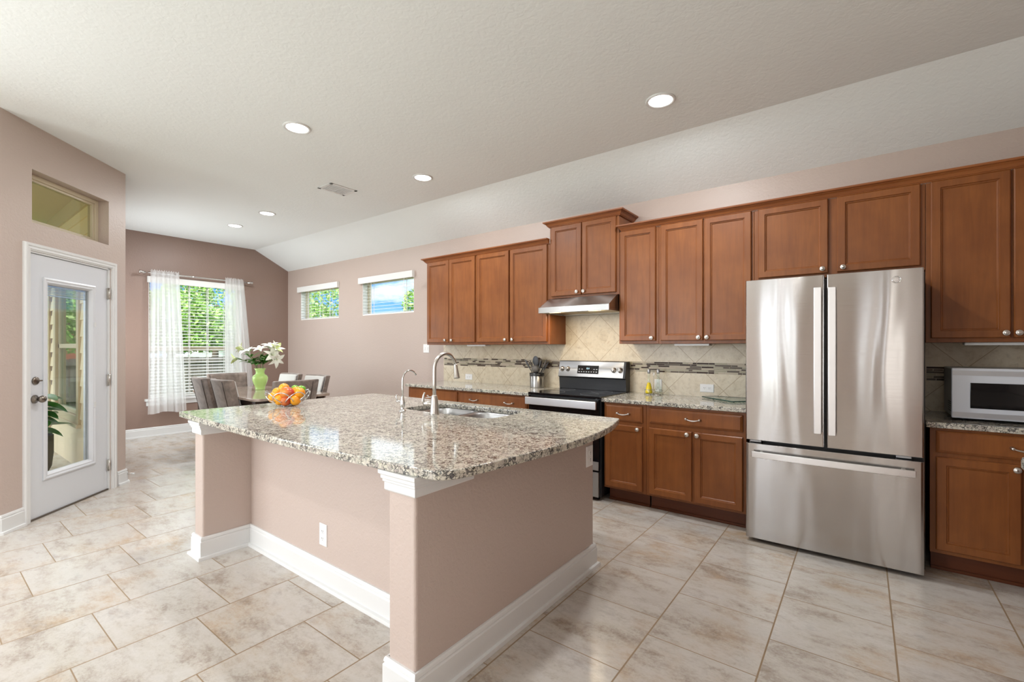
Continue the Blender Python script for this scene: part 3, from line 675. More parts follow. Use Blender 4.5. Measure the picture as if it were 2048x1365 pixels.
# backsplash
r = thing('tile_backsplash', (-2.4, WY, .88), 'beige travertine backsplash with a mosaic band behind range and counters', 'backsplash')
mb = MB(); yb0, yb1 = WY - .010, WY - .0005
for (a, b, c, d_) in [(-4.30, -2.50, .88, 1.0795), (-2.50, -1.76, .88, 1.0795), (-1.76, -.60, .88, 1.0795), (-4.30, -2.49, 1.1755, 1.339), (-2.49, -1.745, 1.1755, 1.70), (-1.745, -.60, 1.1755, 1.339), (-4.30, -.6, 1.0795, 1.1755)]:
    mb.box(a, b, yb0, yb1, c, d_)
obj('stone_tiles', mb, M_SPLASH, r)
def mosaic(x0, x1, z0, z1, seed):
    rnd = random.Random(seed); mb = MB(); mb.box(x0, x1, yb0 - .001, yb0 - .0002, z0, z1, 4); rows = 6; h = (z1 - z0) / rows
    for k in range(rows):
        x = x0 + .002
        while x < x1 - .01:
            w_ = rnd.choice([.035, .05, .05, .075, .1, .1, .13]); e = min(x + w_ - .003, x1 - .002)
            mi = rnd.choices([0, 1, 2, 3], [.26, .2, .3, .24])[0]
            if e - x > .008: mb.box(x, e, yb0 - .003, yb0 - .001, z0 + k * h + .0015, z0 + (k + 1) * h - .0015, mi)
            x += w_
    return mb
obj('mosaic_band', mosaic(-4.288, -.62, 1.08, 1.175, 4), M_MOS, r)
r = thing('tile_backsplash', (.7, WY, .88), 'shaded travertine backsplash behind the microwave', 'backsplash')
obj('stone_tiles', MB().box(.28, RX - .001, yb0, yb1, .88, 1.339), M_SPLASH, r)
obj('mosaic_band', mosaic(.345, RX - .002, 1.085, 1.18, 8), M_MOS, r)

# ------------------------------------------------------------------ outlets and switches (facing -y by default, local at origin)
def plate(x, y, z, label, horiz=False, kind='outlet', w=.07, h=.115, rz=0):
    r = thing('wall_outlet' if kind == 'outlet' else 'light_switch', (0, 0, 0), label, 'outlet' if kind == 'outlet' else 'switch', 'white wall plates')
    if horiz: w, h = h, w
    obj('cover_plate', MB().rings_rect(-w / 2, w / 2, -h / 2, h / 2, 0, [(0, 0), (0, -.003), (.004, -.006)]), M_PLATE, r)
    if kind == 'outlet':
        for k in (-1, 1):
            f_ = MB(); sl = MB()
            cx, cz = (k * .020, 0) if horiz else (0, k * .020)
            f_.rings_rect(cx - .014, cx + .014, cz - .014, cz + .014, -.006, [(0, 0), (.001, -.002)])
            for q in (-1, 1): sl.box(cx + q * .005 - .001, cx + q * .005 + .001, -.0088, -.008, cz - .001, cz + .007)
            sl.lathe([(.002, -.0088), (.002, -.008)], (cx, 0, cz - .007), 8, 'y')
            sf = obj('socket_face', f_, M_PLATE, r); obj('slots', sl, M_DARK, sf)
    else:
        for k in ((-1, 1) if w > .1 else (0,)): obj('rocker', MB().rings_rect(k * .024 - .009, k * .024 + .009, -.02, .02, -.006, [(0, 0), (0, -.003), (.003, -.005)]), M_PLATE, r)
    place(r, (x, y, z), rz); return r
plate(-4.635, WY - .0005, 1.293, 'white light switch on the mauve wall beside the left upper cabinet', kind='switch', w=.115)
plate(-3.86, yb0 - .0002, .945, 'horizontal white outlet on the backsplash behind the tall faucet', True)
plate(-2.25, yb0 - .0002, .962, 'upright white outlet on the backsplash right of the utensil crock')
plate(-1.50, yb0 - .0002, .958, 'white outlet on the backsplash behind the oil bottles')
plate(-1.072, yb0 - .0002, .955, 'horizontal white double outlet above the glass cutting board', True)
plate(-2.368, 1.3995, .275, 'white outlet low on the recessed front of the island', w=.072, h=.12)
plate(-1.2848, 2.445, .668, 'white outlet on the right side wall of the island, under the granite', rz=R(90), w=.078, h=.12)

# ------------------------------------------------------------------ range hood
r = thing('range_hood', (-2.12, WY, 1.63), 'stainless steel under-cabinet range hood above the stove', 'range hood')
mb = MB(); X0, X1 = -2.478, -1.752
prof = [(3.70, 1.636), (3.70, 1.690), (3.872, 1.788), (WY - .001, 1.788), (WY - .001, 1.636), (4.10, 1.636), (4.10, 1.652), (3.72, 1.652), (3.72, 1.636)]
mb.loft([[(x, y, z) for y, z in prof] for x in (X0, X1)], smooth=False)
mb.box(X0, X0 + .012, 3.72, 4.10, 1.636, 1.652).box(X1 - .012, X1, 3.72, 4.10, 1.636, 1.652)
mb.box(X0 - .012, X0, 3.70, 3.75, 1.636, 1.690)
hood = obj('canopy', mb, M_STEEL, r, bevel=.0015)
for a, b in ((X0 + .06, -2.12), (-2.105, X1 - .02)):
    obj('filter', MB().box(a, b, 3.80, 4.10, 1.640, 1.650), mat('filter_mesh', (.42, .36, .25), .35, .8), r)
for x in (-2.35, -1.93): obj('lamp_lens', MB().box(x - .06, x + .06, 3.73, 3.785, 1.640, 1.649), M_WARM, r)
mb = MB()
for i, x in enumerate((-2.24, -2.215, -2.19)): mb.box(x - .007, x + .007, 3.6985, 3.70, 1.662, 1.668)
mb.box(-2.165, -2.135, 3.6985, 3.70, 1.654, 1.676)
obj('control_buttons', mb, M_LEDW, r)
for x in (-2.35, -1.93): light('hood_light', 'AREA', (x, 3.76, 1.634), (0, 0, 0), 2.2, (1, .82, .58), size=.06)

# ------------------------------------------------------------------ electric range
RX0, RX1 = -2.508, -1.768
r = thing('electric_range', ((RX0 + RX1) / 2, WY, 0), 'black and stainless electric range with smooth cooktop between the counters', 'stove')
obj('body', MB().box(RX0, RX1, 3.585, 4.18, .03, .868), M_BLACK, r, bevel=.003)
for x, y in ((RX0 + .05, 3.62), (RX1 - .05, 3.62), (RX0 + .05, 4.14), (RX1 - .05, 4.14)): obj('leg', MB().lathe([(.018, 0), (.018, .03)], (x, y, 0), 12), M_BLACK, r)
ct = obj('cooktop', MB().box(RX0 - .002, RX1 + .002, 3.555, 4.11, .868, .889), M_GLOSSB, r, bevel=.004)
for (x, y, q) in ((-2.32, 3.72, .10), (-1.95, 3.72, .085), (-2.32, 3.97, .075), (-1.95, 3.97, .1)): obj('burner_ring', MB().tube([(x + q * cos(2 * pi * i / 40), y + q * sin(2 * pi * i / 40), .8893) for i in range(40)], .0012, 4, closed=True), M_UT, ct)
od = obj('oven_door', MB().box(RX0 + .004, RX1 - .012, 3.558, 3.584, .26, .862), M_GLOSSB, r, bevel=.003)
obj('lower_strip', MB().box(RX0 + .004, RX1 - .012, 3.553, 3.559, .262, .335), M_STEEL, od)
hm = MB().box(RX0 + .0, RX1 - .012, 3.50, 3.518, .782, .850).box(RX0 + .03, RX0 + .06, 3.518, 3.56, .80, .835).box(RX1 - .07, RX1 - .04, 3.518, 3.56, .80, .835)
obj('handle', hm, M_BARST, od, bevel=.004)
obj('storage_drawer', MB().box(RX0 + .004, RX1 - .012, 3.553, 3.584, .035, .245), M_STEEL, r, bevel=.003)
# backguard: tilted panel
bgm = MB(); bgm.loft([[(x, 4.105, .889), (x, 4.095, 1.005), (x, 4.075, 1.012), (x, 4.11, 1.172), (x, 4.19, 1.172), (x, 4.19, .889)] for x in (RX0 + .01, RX1 - .0)], smooth=False)
bgd = obj('backguard', bgm, M_BLACK, r, bevel=.003)
nrm = Vector((0, -.16, .035)).normalized()
def bgp(x, z, off): # point on tilted face
    t = (z - 1.012) / .16; y = 4.075 + .035 * t
    return (x, y + nrm.y * off, z + nrm.z * off)
def bgrect(mb, x0, x1, z0, z1, o0, o1, mi=0):
    mb.loft([[bgp(x0, z0, o), bgp(x1, z0, o), bgp(x1, z1, o), bgp(x0, z1, o)] for o in (o0, o1)], mi, False)
mb = MB(); bgrect(mb, RX0 + .014, RX1 - .02, 1.016, 1.166, 0, .004); cp = obj('control_panel', mb, steel('panel_steel', (.36, .355, .35), .35), bgd, bevel=.001)
mb = MB(); bgrect(mb, -2.277, -2.045, 1.048, 1.128, .004, .007); obj('display', mb, M_GLOSSB, bgd, bevel=.004)
mb = MB()
for i in range(8): bgrect(mb, -2.262 + i * .027, -2.250 + i * .027, 1.062, 1.069, .007, .0076)
for x in (-2.262, -2.232, -2.10, -2.072): bgrect(mb, x, x + .014, 1.088, 1.094, .007, .0076)
obj('touch_marks', mb, M_SILVERP, bgd)
for x in (-2.455, -2.39, -1.885, -1.82):
    c_ = bgp(x, 1.09, .004); km = MB().lathe([(.027, 0), (.025, -.006), (.020, -.009), (.018, -.024), (.001, -.025)], (0, 0, 0), 20, 'y').box(-.004, .004, -.034, -.02, -.016, .016)
    km.xf(Matrix.Translation(c_) @ Matrix.Rotation(R(-12), 4, 'X')); obj('knob', km, M_NICKEL, bgd)
def text(name, body, size, loc, rot, m, parent, ext=.0005, shear=0, spc=1):
    c_ = bpy.data.curves.new(name, 'FONT'); c_.body = body; c_.size = size; c_.extrude = ext; c_.align_x = 'CENTER'; c_.align_y = 'CENTER'
    o = bpy.data.objects.new(name, c_); COL.objects.link(o); c_.materials.append(m); c_.shear = shear; c_.space_character = spc
    me_ = bpy.data.meshes.new_from_object(o.evaluated_get(bpy.context.evaluated_depsgraph_get())); bpy.data.objects.remove(o)
    if not me_.materials: me_.materials.append(m)
    o = bpy.data.objects.new(name, me_); COL.objects.link(o); o.rotation_euler = rot
    o.parent = parent; o.location = Vector(loc) - wloc(parent); return o
text('clock_digits', '12:1', .022, bgp(-2.16, 1.098, .0085), (R(78), 0, 0), M_LED, bgd)

# ------------------------------------------------------------------ refrigerator
r = thing('refrigerator', (-.18, 3.85, 0), 'stainless french-door refrigerator with bottom freezer drawer', 'refrigerator')
F0, F1, FYF = -.632, .275, 3.45
obj('body', MB().box(F0 + .006, F1 + .012, 3.545, 4.17, .03, 1.745), M_BLACK, r, bevel=.004)
obj('base_grille', MB().box(F0 + .02, F1 - .02, 3.56, 3.60, .0, .04).box(F1 - .0, F1 + .02, 3.64, 3.68, .02, .36), M_BLACK, r)
def fdoor(name, x0, x1, z0, z1):
    mb = MB(); n = 60; fr_ = []
    for i in range(n + 1):
        x = x0 + (x1 - x0) * i / n; u = (x - (F0 + F1) / 2) / ((F1 - F0) / 2); fr_.append((x, FYF + .006 * u * u))
    pts = [(x0, 3.535)] + [(x0, fr_[0][1] + .006), (x0 + .004, fr_[0][1] + .001)] + fr_[1:-1] + [(x1 - .004, fr_[-1][1] + .001), (x1, fr_[-1][1] + .006)] + [(x1, 3.535)]
    mb.loft([[(x, y, z) for x, y in pts] for z in (z0, z1)], smooth=False)
    return obj(name, mb, M_FRIDGE, r, bevel=.002)
xs = -.183
dl = fdoor('left_door', F0, xs - .006, .688, 1.760); dr = fdoor('right_door', xs + .006, F1, .688, 1.760); fz = fdoor('freezer_drawer', F0 + .002, F1 + .002, .028, .664)
def bar(parent, x0, x1, z0, z1, vert=True):
    mb = MB(); 
    if vert:
        mb.box(x0, x1, 3.398, 3.412, z0, z1)
        for z in (z0 + .02, z1 - .05): mb.box(x0 + .008, x1 - .008, 3.412, 3.46, z, z + .03)
    else:
        n = 12; pts = []
        for i in range(n + 1):
            u = -1 + 2 * i / n; x = x0 + (x1 - x0) * i / n; pts.append((x, 3.398 + .012 * u * u))
        mb.loft([[(x, y, z0), (x, y + .014, z0), (x, y + .014, z1), (x, y, z1)] for x, y in pts], smooth=False)
        for x in (x0 + .04, x1 - .06): mb.box(x, x + .02, 3.41, 3.46, z0 + .01, z1 - .008)
    return obj('handle', mb, M_BARST, parent, bevel=.003)
bar(dl, -.240, -.200, .775, 1.680); bar(dr, -.166, -.127, .772, 1.676); bar(fz, -.589, .239, .578, .618, False)
for x in (F0 + .05, F1 - .09): obj('hinge_cover', MB().box(x - .03, x + .04, 3.49, 3.535, .667, .684), M_SILVERP, r, bevel=.003)
lg = MB().tube([(.156 + .0195 * cos(2 * pi * i / 36), FYF - .0005, 1.700 + .0195 * sin(2 * pi * i / 36)) for i in range(36)], .0022, 6, closed=True)
lg.tube([(.156 + .015 * cos(2 * pi * i / 36), FYF - .0005, 1.700 + .015 * sin(2 * pi * i / 36)) for i in range(36)], .0008, 5, closed=True)
em = obj('emblem', lg, M_CHROME, dr)
tx = text('emblem_letters', 'GE', .0165, (.156, FYF + .001, 1.700), (R(90), 0, 0), M_CHROME, em, .0015, .3, 1.0)

# ------------------------------------------------------------------ microwave
r = thing('microwave', (.70, 3.92, .88), 'white countertop microwave with dark window at the right edge', 'microwave')
mx0, mx1, my0, my1, mz0, mz1 = .425, .985, 3.762, 4.12, .897, 1.186
obj('case', MB().box(mx0, mx1, my0, my1, mz0, mz1), M_MICROS, r, bevel=.006)
md = obj('front_panel', MB().box(mx0 - .006, mx1 + .004, my0 - .028, my0 - .001, mz0 - .002, mz1 + .002), M_MICRO, r, bevel=.006, seg=3)
obj('grey_strip', MB().box(mx0 - .002, mx1, my0 - .0295, my0 - .0275, mz1 - .040, mz1 - .012).box(mx0 - .002, mx1, my0 - .0295, my0 - .0275, mz0 + .006, mz0 + .034), M_SILVERP, md)
obj('door_window', MB().box(.497, .80, my0 - .031, my0 - .0275, .957, 1.104), M_GLOSSB, md, bevel=.002)
obj('control_pad', MB().box(.86, .965, my0 - .0305, my0 - .0275, .94, 1.13), M_BLACK, md)
vt = MB()
for i in range(5):
    for j in range(4): vt.box(mx0 - .0006, mx0 + .001, my0 + .05 + j * .03, my0 + .07 + j * .03, .925 + i * .013, .932 + i * .013)
vt.box(mx0 - .002, mx0 + .001, my0 + .015, my0 + .023, .93, 1.16)
obj('side_vents', vt, M_DARK, r)
for x in (mx0 + .05, mx1 - .05):
    for y in (my0 + .03, my1 - .04): obj('foot', MB().lathe([(.012, 0), (.014, .018)], (x, y, .8795), 10), M_BLACK, r)

# ------------------------------------------------------------------ island
ISX0, ISX1, IWX = -3.376, -1.285, -1.437
r = thing('kitchen_island', (-2.3, 1.9, 0), 'mauve-walled kitchen island with recessed front and white baseboard', 'island')
IH = .8475
mb = MB().box(ISX0 + .0, -3.25, 1.115, 2.50, 0, IH); obj('left_end_wall', mb, M_WALL, r, bevel=.012, seg=3)
mb = MB().box(IWX, ISX1, 1.115, 2.50, 0, IH); obj('right_end_wall', mb, M_WALL, r, bevel=.012, seg=3)
obj('recessed_wall', MB().box(-3.252, IWX + .002, 1.40, 1.52, 0, IH), M_WALL, r)
cb = obj('sink_cabinet', MB().box(-3.249, -2.60, 1.521, 2.55, .1, IH).box(-2.60, -1.76, 1.521, 2.04, .1, .64).box(-2.60, -1.76, 2.04, 2.55, .1, .64).box(-1.755, IWX - .001, 1.521, 2.55, .1, IH).box(-2.6, -1.755, 2.532, 2.55, .64, IH), M_WOOD, r)
for i in range(4):
    xx = -3.24 + i * .452
    dm = MB().rings_rect(xx, xx + .43, .14, .83, 0, DSTEP); dm.xf(Matrix.Translation((-4.68, 2.5505, 0)) @ Matrix.Rotation(pi, 4, 'Z')); obj('door', dm, M_WOOD, r)
obj('toe_kick', MB().box(-3.249, IWX - .001, 2.46, 2.48, 0, .1), M_WOODT, r)
obj('baseboard', MB().sweep([(-3.25, 2.50), (-3.376, 2.50), (-3.376, 1.115), (-3.25, 1.115), (-3.25, 1.40), (IWX, 1.40), (IWX, 1.115), (ISX1, 1.115), (ISX1, 2.50), (IWX, 2.50)][::-1], [( o, z) for o, z in BB][::1]) if False else MB().sweep([(-3.25, 2.50), (-3.376, 2.50), (-3.376, 1.115), (-3.25, 1.115), (-3.25, 1.40), (IWX, 1.40), (IWX, 1.115), (ISX1, 1.115), (ISX1, 2.50), (IWX, 2.50)], [(o, z) for o, z in BB]), M_WHITE, r)
CP = [(0, 0), (.008, 0), (.011, .005), (.011, .032), (.016, .036), (.016, .044), (.021, .048), (.021, .060), (.028, .066), (.028, .0795), (0, .0795)]
zc = IH - .08
obj('capital_molding', MB().sweep([(-3.25, 1.46), (-3.25, 1.115), (-3.376, 1.115), (-3.376, 1.40)][::-1], [(o, zc + z) for o, z in CP]), M_WHITE, r)
obj('capital_molding', MB().sweep([(IWX, 1.40), (IWX, 1.115), (ISX1, 1.115), (ISX1, 1.42)], [(o, zc + z) for o, z in CP]), M_WHITE, r)

def spline_round(pts, rad):
    out = []
    n = len(pts)
    for i in range(n):
        p = Vector(pts[i]); a = Vector(pts[i - 1]); b = Vector(pts[(i + 1) % n]); q = rad[i] if isinstance(rad, list) else rad
        if q <= 0: out.append(tuple(p)); continue
        da = (a - p).normalized(); db = (b - p).normalized(); s0 = p + da * q; s1 = p + db * q
        for k in range(7):
            t_ = k / 6; out.append(tuple(s0 * (1 - t_) ** 2 + p * 2 * t_ * (1 - t_) + s1 * t_ * t_))
    return out
outer = [(-3.625, 1.105), (-3.2, 1.083), (-2.8, 1.072), (-2.2, 1.068), (-1.64, 1.078), (-1.27, 1.098), (-1.165, 1.112), (-1.120, 1.18), (-1.095, 1.376), (-1.065, 1.62), (-1.045, 1.93), (-1.06, 2.15), (-1.095, 2.36), (-1.165, 2.61), (-3.625, 2.64)]
outer = spline_round(outer, [.012, .1, .1, .15, .1, .04, .03, .05, .08, .08, .08, .08, .08, .025, .03])
hole = spline_round([(-2.58, 2.105), (-1.775, 2.105), (-1.775, 2.51), (-2.58, 2.51)], .10)
cu = bpy.data.curves.new('island_countertop', 'CURVE'); cu.dimensions = '2D'; cu.fill_mode = 'BOTH'; cu.extrude = .013; cu.bevel_depth = .004; cu.bevel_resolution = 2; cu.offset = -.004
for P_ in (outer, hole):
    sp = cu.splines.new('POLY'); sp.points.add(len(P_) - 1); sp.use_cyclic_u = True
    for q, p in zip(sp.points, P_): q.co = (p[0], p[1], 0, 1)
cu.materials.append(M_GRANITE)
o = bpy.data.objects.new('island_countertop', cu); COL.objects.link(o); o.location = (0, 0, .864)
dg = bpy.context.evaluated_depsgraph_get(); me = bpy.data.meshes.new_from_object(o.evaluated_get(dg)); bpy.data.objects.remove(o)
o = bpy.data.objects.new('island_countertop', me); COL.objects.link(o); o.location = (0, 0, .8645)
if not me.materials: me.materials.append(M_GRANITE)
tag(o, 'large polished granite slab with curved front edge on the island', 'countertop')

# sink
r = thing('kitchen_sink', (-2.18, 2.3, .84), 'undermount stainless double-bowl sink in the island', 'sink')
def bowl(x0, x1, y0, y1, depth):
    mb = MB(); rings = []
    for ins, z in ((-.02, .8468), (0, .8468), (.004, .84), (.012, .80), (.02, .70), (.05, .665), (.09, .66)):
        q = spline_round([(x0 + ins, y0 + ins), (x1 - ins, y0 + ins), (x1 - ins, y1 - ins), (x0 + ins, y1 - ins)], max(.01, min(.11, (x1 - x0) / 3)) - ins * .3)
        rings.append([(x, y, z) for x, y in q])
    mb.loft(rings, smooth=True, cap0=False); return obj('bowl', mb, M_SINK, r)
bowl(-2.575, -2.195, 2.11, 2.505, .18); bowl(-2.165, -1.78, 2.11, 2.505, .18)
obj('rim', MB().box(-2.195, -2.165, 2.12, 2.50, .82, .8465), M_SINK, r)
for x in (-2.385, -1.97): obj('drain', MB().lathe([(.045, .6605), (.045, .663), (.03, .662), (.001, .661)], (x, 2.32, 0), 20), M_CHROME, r)
# faucet
r = thing('kitchen_faucet', (-2.185, 2.06, .88), 'tall brushed-nickel gooseneck pull-down faucet on the island', 'faucet')
fx, fy = -2.185, 2.055
obj('base', MB().lathe([(.031, .8795), (.031, .886), (.0275, .892), (.026, .93), (.022, .98), (.0175, 1.0), (.0145, 1.004)], (fx, fy, 0), 28), M_NICKEL, r)
pts = [(fx, fy, .99), (fx, fy, 1.08), (fx, fy, 1.165)]
for k in range(1, 17):
    a = pi * k / 17 * .97; pts.append((fx, fy + .098 - .098 * cos(a), 1.165 + .103 * sin(a)))
spout = obj('spout', MB().tube(pts, .0118, 14), M_NICKEL, r)
e = Vector(pts[-1]); dv = (Vector(pts[-1]) - Vector(pts[-2])).normalized(); dv = Vector((0, .16, -1)).normalized()
obj('spray_head', MB().tube([e - dv * .005, e + dv * .004, e + dv * .012, e + dv * .03, e + dv * .085, e + dv * .093], [.0125, .0125, .0135, .0145, .0205, .0195], 18), M_NICKEL, r)
hp = MB().tube([(fx, fy, .945), (fx - .06, fy - .02, .947), (fx - .072, fy - .024, .947)], [.016, .0165, .012], 14)
hp.tube([(fx - .068, fy - .023, .935), (fx - .079, fy - .027, .965), (fx - .073, fy - .025, 1.0), (fx - .066, fy - .022, 1.018)], [.008, .0095, .007, .006], 10)
hp.tube([(fx - .018, fy - .006, .985), (fx - .045, fy - .015, .986), (fx - .07, fy - .024, .985)], .0025, 6)
obj('lever_handle', hp, M_NICKEL, r)
r = thing('filter_faucet', (-2.467, 2.03, .88), 'small chrome filtered-water faucet left of the tall faucet', 'faucet')
fx, fy = -2.467, 2.03
obj('base', MB().lathe([(.024, .8795), (.024, .884), (.014, .89), (.011, .90), (.016, .915), (.0175, .935), (.013, .955), (.009, .975), (.007, .985)], (fx, fy, 0), 24), M_CHROME, r)
pts = [(fx, fy, .98), (fx, fy, 1.03), (fx, fy, 1.085)]
for k in range(1, 15):
    a = pi * k / 15 * .9; pts.append((fx, fy + .062 - .062 * cos(a), 1.085 + .067 * sin(a)))
obj('spout', MB().tube(pts, [.0055] * 14 + [.0065] * (len(pts) - 14), 10), M_CHROME, r)
obj('lever_handle', MB().tube([(fx, fy, .945), (fx - .035, fy - .015, .945), (fx - .04, fy - .017, .945)], .0065, 8).tube([(fx - .038, fy - .016, .94), (fx - .043, fy - .018, .97), (fx - .041, fy - .017, .99)], [.006, .004, .006], 8), M_CHROME, r)

# ------------------------------------------------------------------ fruit bowl
BC = Vector((-3.37, 1.71, .88))
r = thing('wire_fruit_bowl', tuple(BC), 'looped chrome wire fruit bowl on the island', 'bowl')
def bowlpt(a, t):  # t 0 bottom .. 1 rim
    rr = .055 + .095 * math.sin(t * pi / 2) ** .9; z = .022 + .085 * (1 - cos(t * pi / 2)) ** .9
    return (BC.x + rr * cos(a), BC.y + rr * sin(a), BC.z + z)
mb = MB(); NL = 8
for k in range(NL):
    a0 = 2 * pi * k / NL; pts = []
    for i in range(25):
        u = i / 24; pts.append(bowlpt(a0 + (u - .5) * 1.45, .12 + .88 * sin(pi * u) ** .8))
    mb.tube(pts, .0036, 8)
obj('wire_loops', mb, M_CHROME, r)
mb = MB().tube([(BC.x + .06 * cos(2 * pi * i / 30), BC.y + .06 * sin(2 * pi * i / 30), BC.z + .020) for i in range(30)], .003, 6, closed=True)
mb.tube([(BC.x + .05 * cos(2 * pi * i / 30), BC.y + .05 * sin(2 * pi * i / 30), BC.z + .005) for i in range(30)], .003, 6, closed=True)
for k in range(8):
    a = 2 * pi * k / 8; mb.tube([(BC.x + .05 * cos(a), BC.y + .05 * sin(a), BC.z + .005), (BC.x + .06 * cos(a), BC.y + .06 * sin(a), BC.z + .02)], .0025, 6)
obj('base_ring', mb, M_CHROME, r)
for k in range(4):
    a = 2 * pi * k / 4 + .3; obj('foot', MB().sphere((BC.x + .052 * cos(a), BC.y + .052 * sin(a), BC.z + .006), .007, 8, 6), M_CHROME, r)
# image-right direction ~ (.7965,.6047), toward camera ~ (.6047,-.7965)
def fp(rt, tw, z): return (BC.x + .7965 * rt + .6047 * tw, BC.y + .6047 * rt - .7965 * tw, BC.z + z - .010)
def fruitobj(name, c, rr, m, label, cat, group=None, stem=True, sc=None):
    t_ = thing(name, c, label, cat, group)
    obj('flesh', MB().sphere(c, sc or rr, 20, 14), m, t_)
    if stem: obj('stem', MB().lathe([(.004, 0), (.003, .004)], (c[0], c[1], c[2] + (sc[2] if sc else rr) - .001), 8), M_STEM, t_)
OR = [((-.085, .045, .075), 'front left orange in the wire bowl, lower'), ((-.075, .005, .105), 'orange behind the left front orange in the bowl'), ((-.035, -.01, .135), 'highest orange, at the back left of the bowl'), ((.095, .02, .105), 'rightmost orange in the wire bowl'), ((.062, .0, .112), 'orange between the mango and the rightmost orange'), ((.075, .045, .055), 'low orange under the rightmost ones'), ((-.03, .06, .058), 'low orange at the bottom front of the bowl')]
for (p, lb) in OR: fruitobj('orange', fp(*p), .038, M_ORANGE, lb, 'fruit', 'oranges in the wire bowl')
fruitobj('mango', fp(.012, .04, .105), .05, M_MANGO, 'large red and yellow mango in the middle of the bowl', 'fruit', sc=(.058, .05, .046))
fruitobj('apple', fp(.015, .07, .052), .036, M_APPLE, 'red apple at the bottom front of the wire bowl', 'fruit')
fruitobj('lime', fp(.035, -.035, .132), .028, M_LIMEF, 'bright green lime behind the mango', 'fruit', 'limes in the wire bowl', sc=(.032, .026, .026))
fruitobj('lime', fp(.078, -.04, .128), .028, M_LIMEF, 'green lime behind the right oranges', 'fruit', 'limes in the wire bowl', sc=(.028, .034, .026))

# ------------------------------------------------------------------ utensil crock
CX, CY = -2.775, 4.095
r = thing('utensil_crock', (CX, CY, .88), 'round stainless utensil crock beside the range', 'crock')
obj('wall', MB().lathe([(.073, .8795), (.075, .885), (.078, 1.03), (.074, 1.03), (.070, .89), (.001, .888)], (CX, CY, 0), 36, cap0=True, cap1=False), M_STEEL, r)
obj('rim', MB().lathe([(.0785, 1.005), (.0790, 1.035), (.074, 1.036), (.073, 1.0)], (CX, CY, 0), 36, cap0=False, cap1=False), M_BLACK, r)
UT = [(-.9, .3, .30, 'spoon', 'grey nylon spoon leaning far left in the crock'), (-.55, -.2, .285, 'fork', 'slotted fork at the back left of the crock'), (-.1, .35, .30, 'spoon', 'grey nylon spatula standing in the middle of the crock'),
      (.15, -.3, .295, 'ladle', 'broad warm-grey ladle at the back of the crock'), (.35, .35, .27, 'fork', 'dark nylon fork in front in the crock'), (.75, .0, .29, 'spoon', 'grey nylon spoon leaning right in the crock'), (1.0, .2, .285, 'spoon', 'grey spoon leaning farthest right in the crock'), (-.25, .75, .22, 'ladle', 'short dark ladle hanging low in front in the crock')]
for i, (u, w_, ln, kd, lb) in enumerate(UT):
    rt = Vector((.7965, .6047, 0)); tw = Vector((.6047, -.7965, 0)); b0 = Vector((CX, CY, .895)) - rt * u * .03 - tw * w_ * .02
    dv = (rt * u * .60 + tw * w_ * .3 + Vector((0, 0, 1))).normalized(); tip = b0 + dv * ln
    t_ = thing({'spoon': 'cooking_spoon', 'fork': 'cooking_fork', 'ladle': 'ladle'}[kd], tuple(b0), lb, 'utensil', 'kitchen utensils in the crock')
    obj('handle', MB().tube([b0, b0 + dv * (ln - .08), b0 + dv * (ln - .06)], [.006, .005, .008], 8), M_BLACK if i % 2 else M_UT2, t_)
    hd = MB(); Mx = Matrix.Translation(tip - dv * .03) @ dv.to_track_quat('Z', 'X').to_matrix().to_4x4()
    if kd == 'spoon': hd.sphere((0, 0, 0), (.009, .036, .055), 14, 10)
    elif kd == 'ladle': hd.sphere((0, 0, 0), (.026, .046, .042), 14, 10)
    else:
        hd.box(-.003, .003, -.022, .022, -.04, -.02)
        for q in (-.018, -.006, .006, .018): hd.box(-.003, .003, q - .004, q + .004, -.02, .035)
    hd.xf(Mx); obj('head', hd, [M_UT, M_UT2, M_UT, M_UT2][i % 4] if kd != 'ladle' else M_UT2, t_)

# ------------------------------------------------------------------ oil cruets
for k, (x, y, m, lb) in enumerate([(-1.548, 4.10, M_OIL, 'slim glass bottle filled with yellow oil'), (-1.468, 4.115, None, 'slim empty glass bottle beside the yellow oil')]):
    r = thing('oil_bottle', (x, y, .888), lb, 'bottle', 'slim oil and vinegar bottles')
    P_ = [(.001, .889), (.034, .889), (.036, .90), (.030, .935), (.015, .985), (.011, 1.05), (.011, 1.075)] if k else [(.001, .889), (.032, .889), (.034, .905), (.026, .945), (.014, .99), (.011, 1.05), (.011, 1.075)]
    obj('glass', MB().lathe(P_, (x, y, 0), 24, cap1=False), M_GLASSG, r)
    if m: obj('oil', MB().lathe([(.001, .891), (.030, .891), (.032, .905), (.0245, .945), (.013, .988), (.001, .989)], (x, y, 0), 24), m, r)
    obj('stopper', MB().lathe([(.012, 1.070), (.014, 1.085), (.014, 1.108), (.008, 1.112), (.001, 1.112)], (x, y, 0), 16), M_SILVERP, r)
r = thing('cruet_rack', (-1.508, 4.108, .88), 'small wire rack holding the two oil bottles', 'rack')
mb = MB()
for (x, y) in ((-1.548, 4.10), (-1.468, 4.115)):
    for z in (.883, .925): mb.tube([(x + .039 * cos(2 * pi * i / 24), y + .039 * sin(2 * pi * i / 24), z) for i in range(24)], .0018, 6, closed=True)
    for q in range(4): mb.tube([(x + .039 * cos(q * pi / 2 + .4), y + .039 * sin(q * pi / 2 + .4), .883), (x + .039 * cos(q * pi / 2 + .4), y + .039 * sin(q * pi / 2 + .4), .925)], .0018, 6)
obj('wire_frame', mb, M_CHROME, r)
obj('carry_loop', MB().tube([(-1.508, 4.108, .925), (-1.508, 4.108, 1.06), (-1.498, 4.108, 1.075), (-1.508, 4.108, 1.09), (-1.518, 4.108, 1.075), (-1.508, 4.108, 1.06)], .0018, 6), M_CHROME, r)
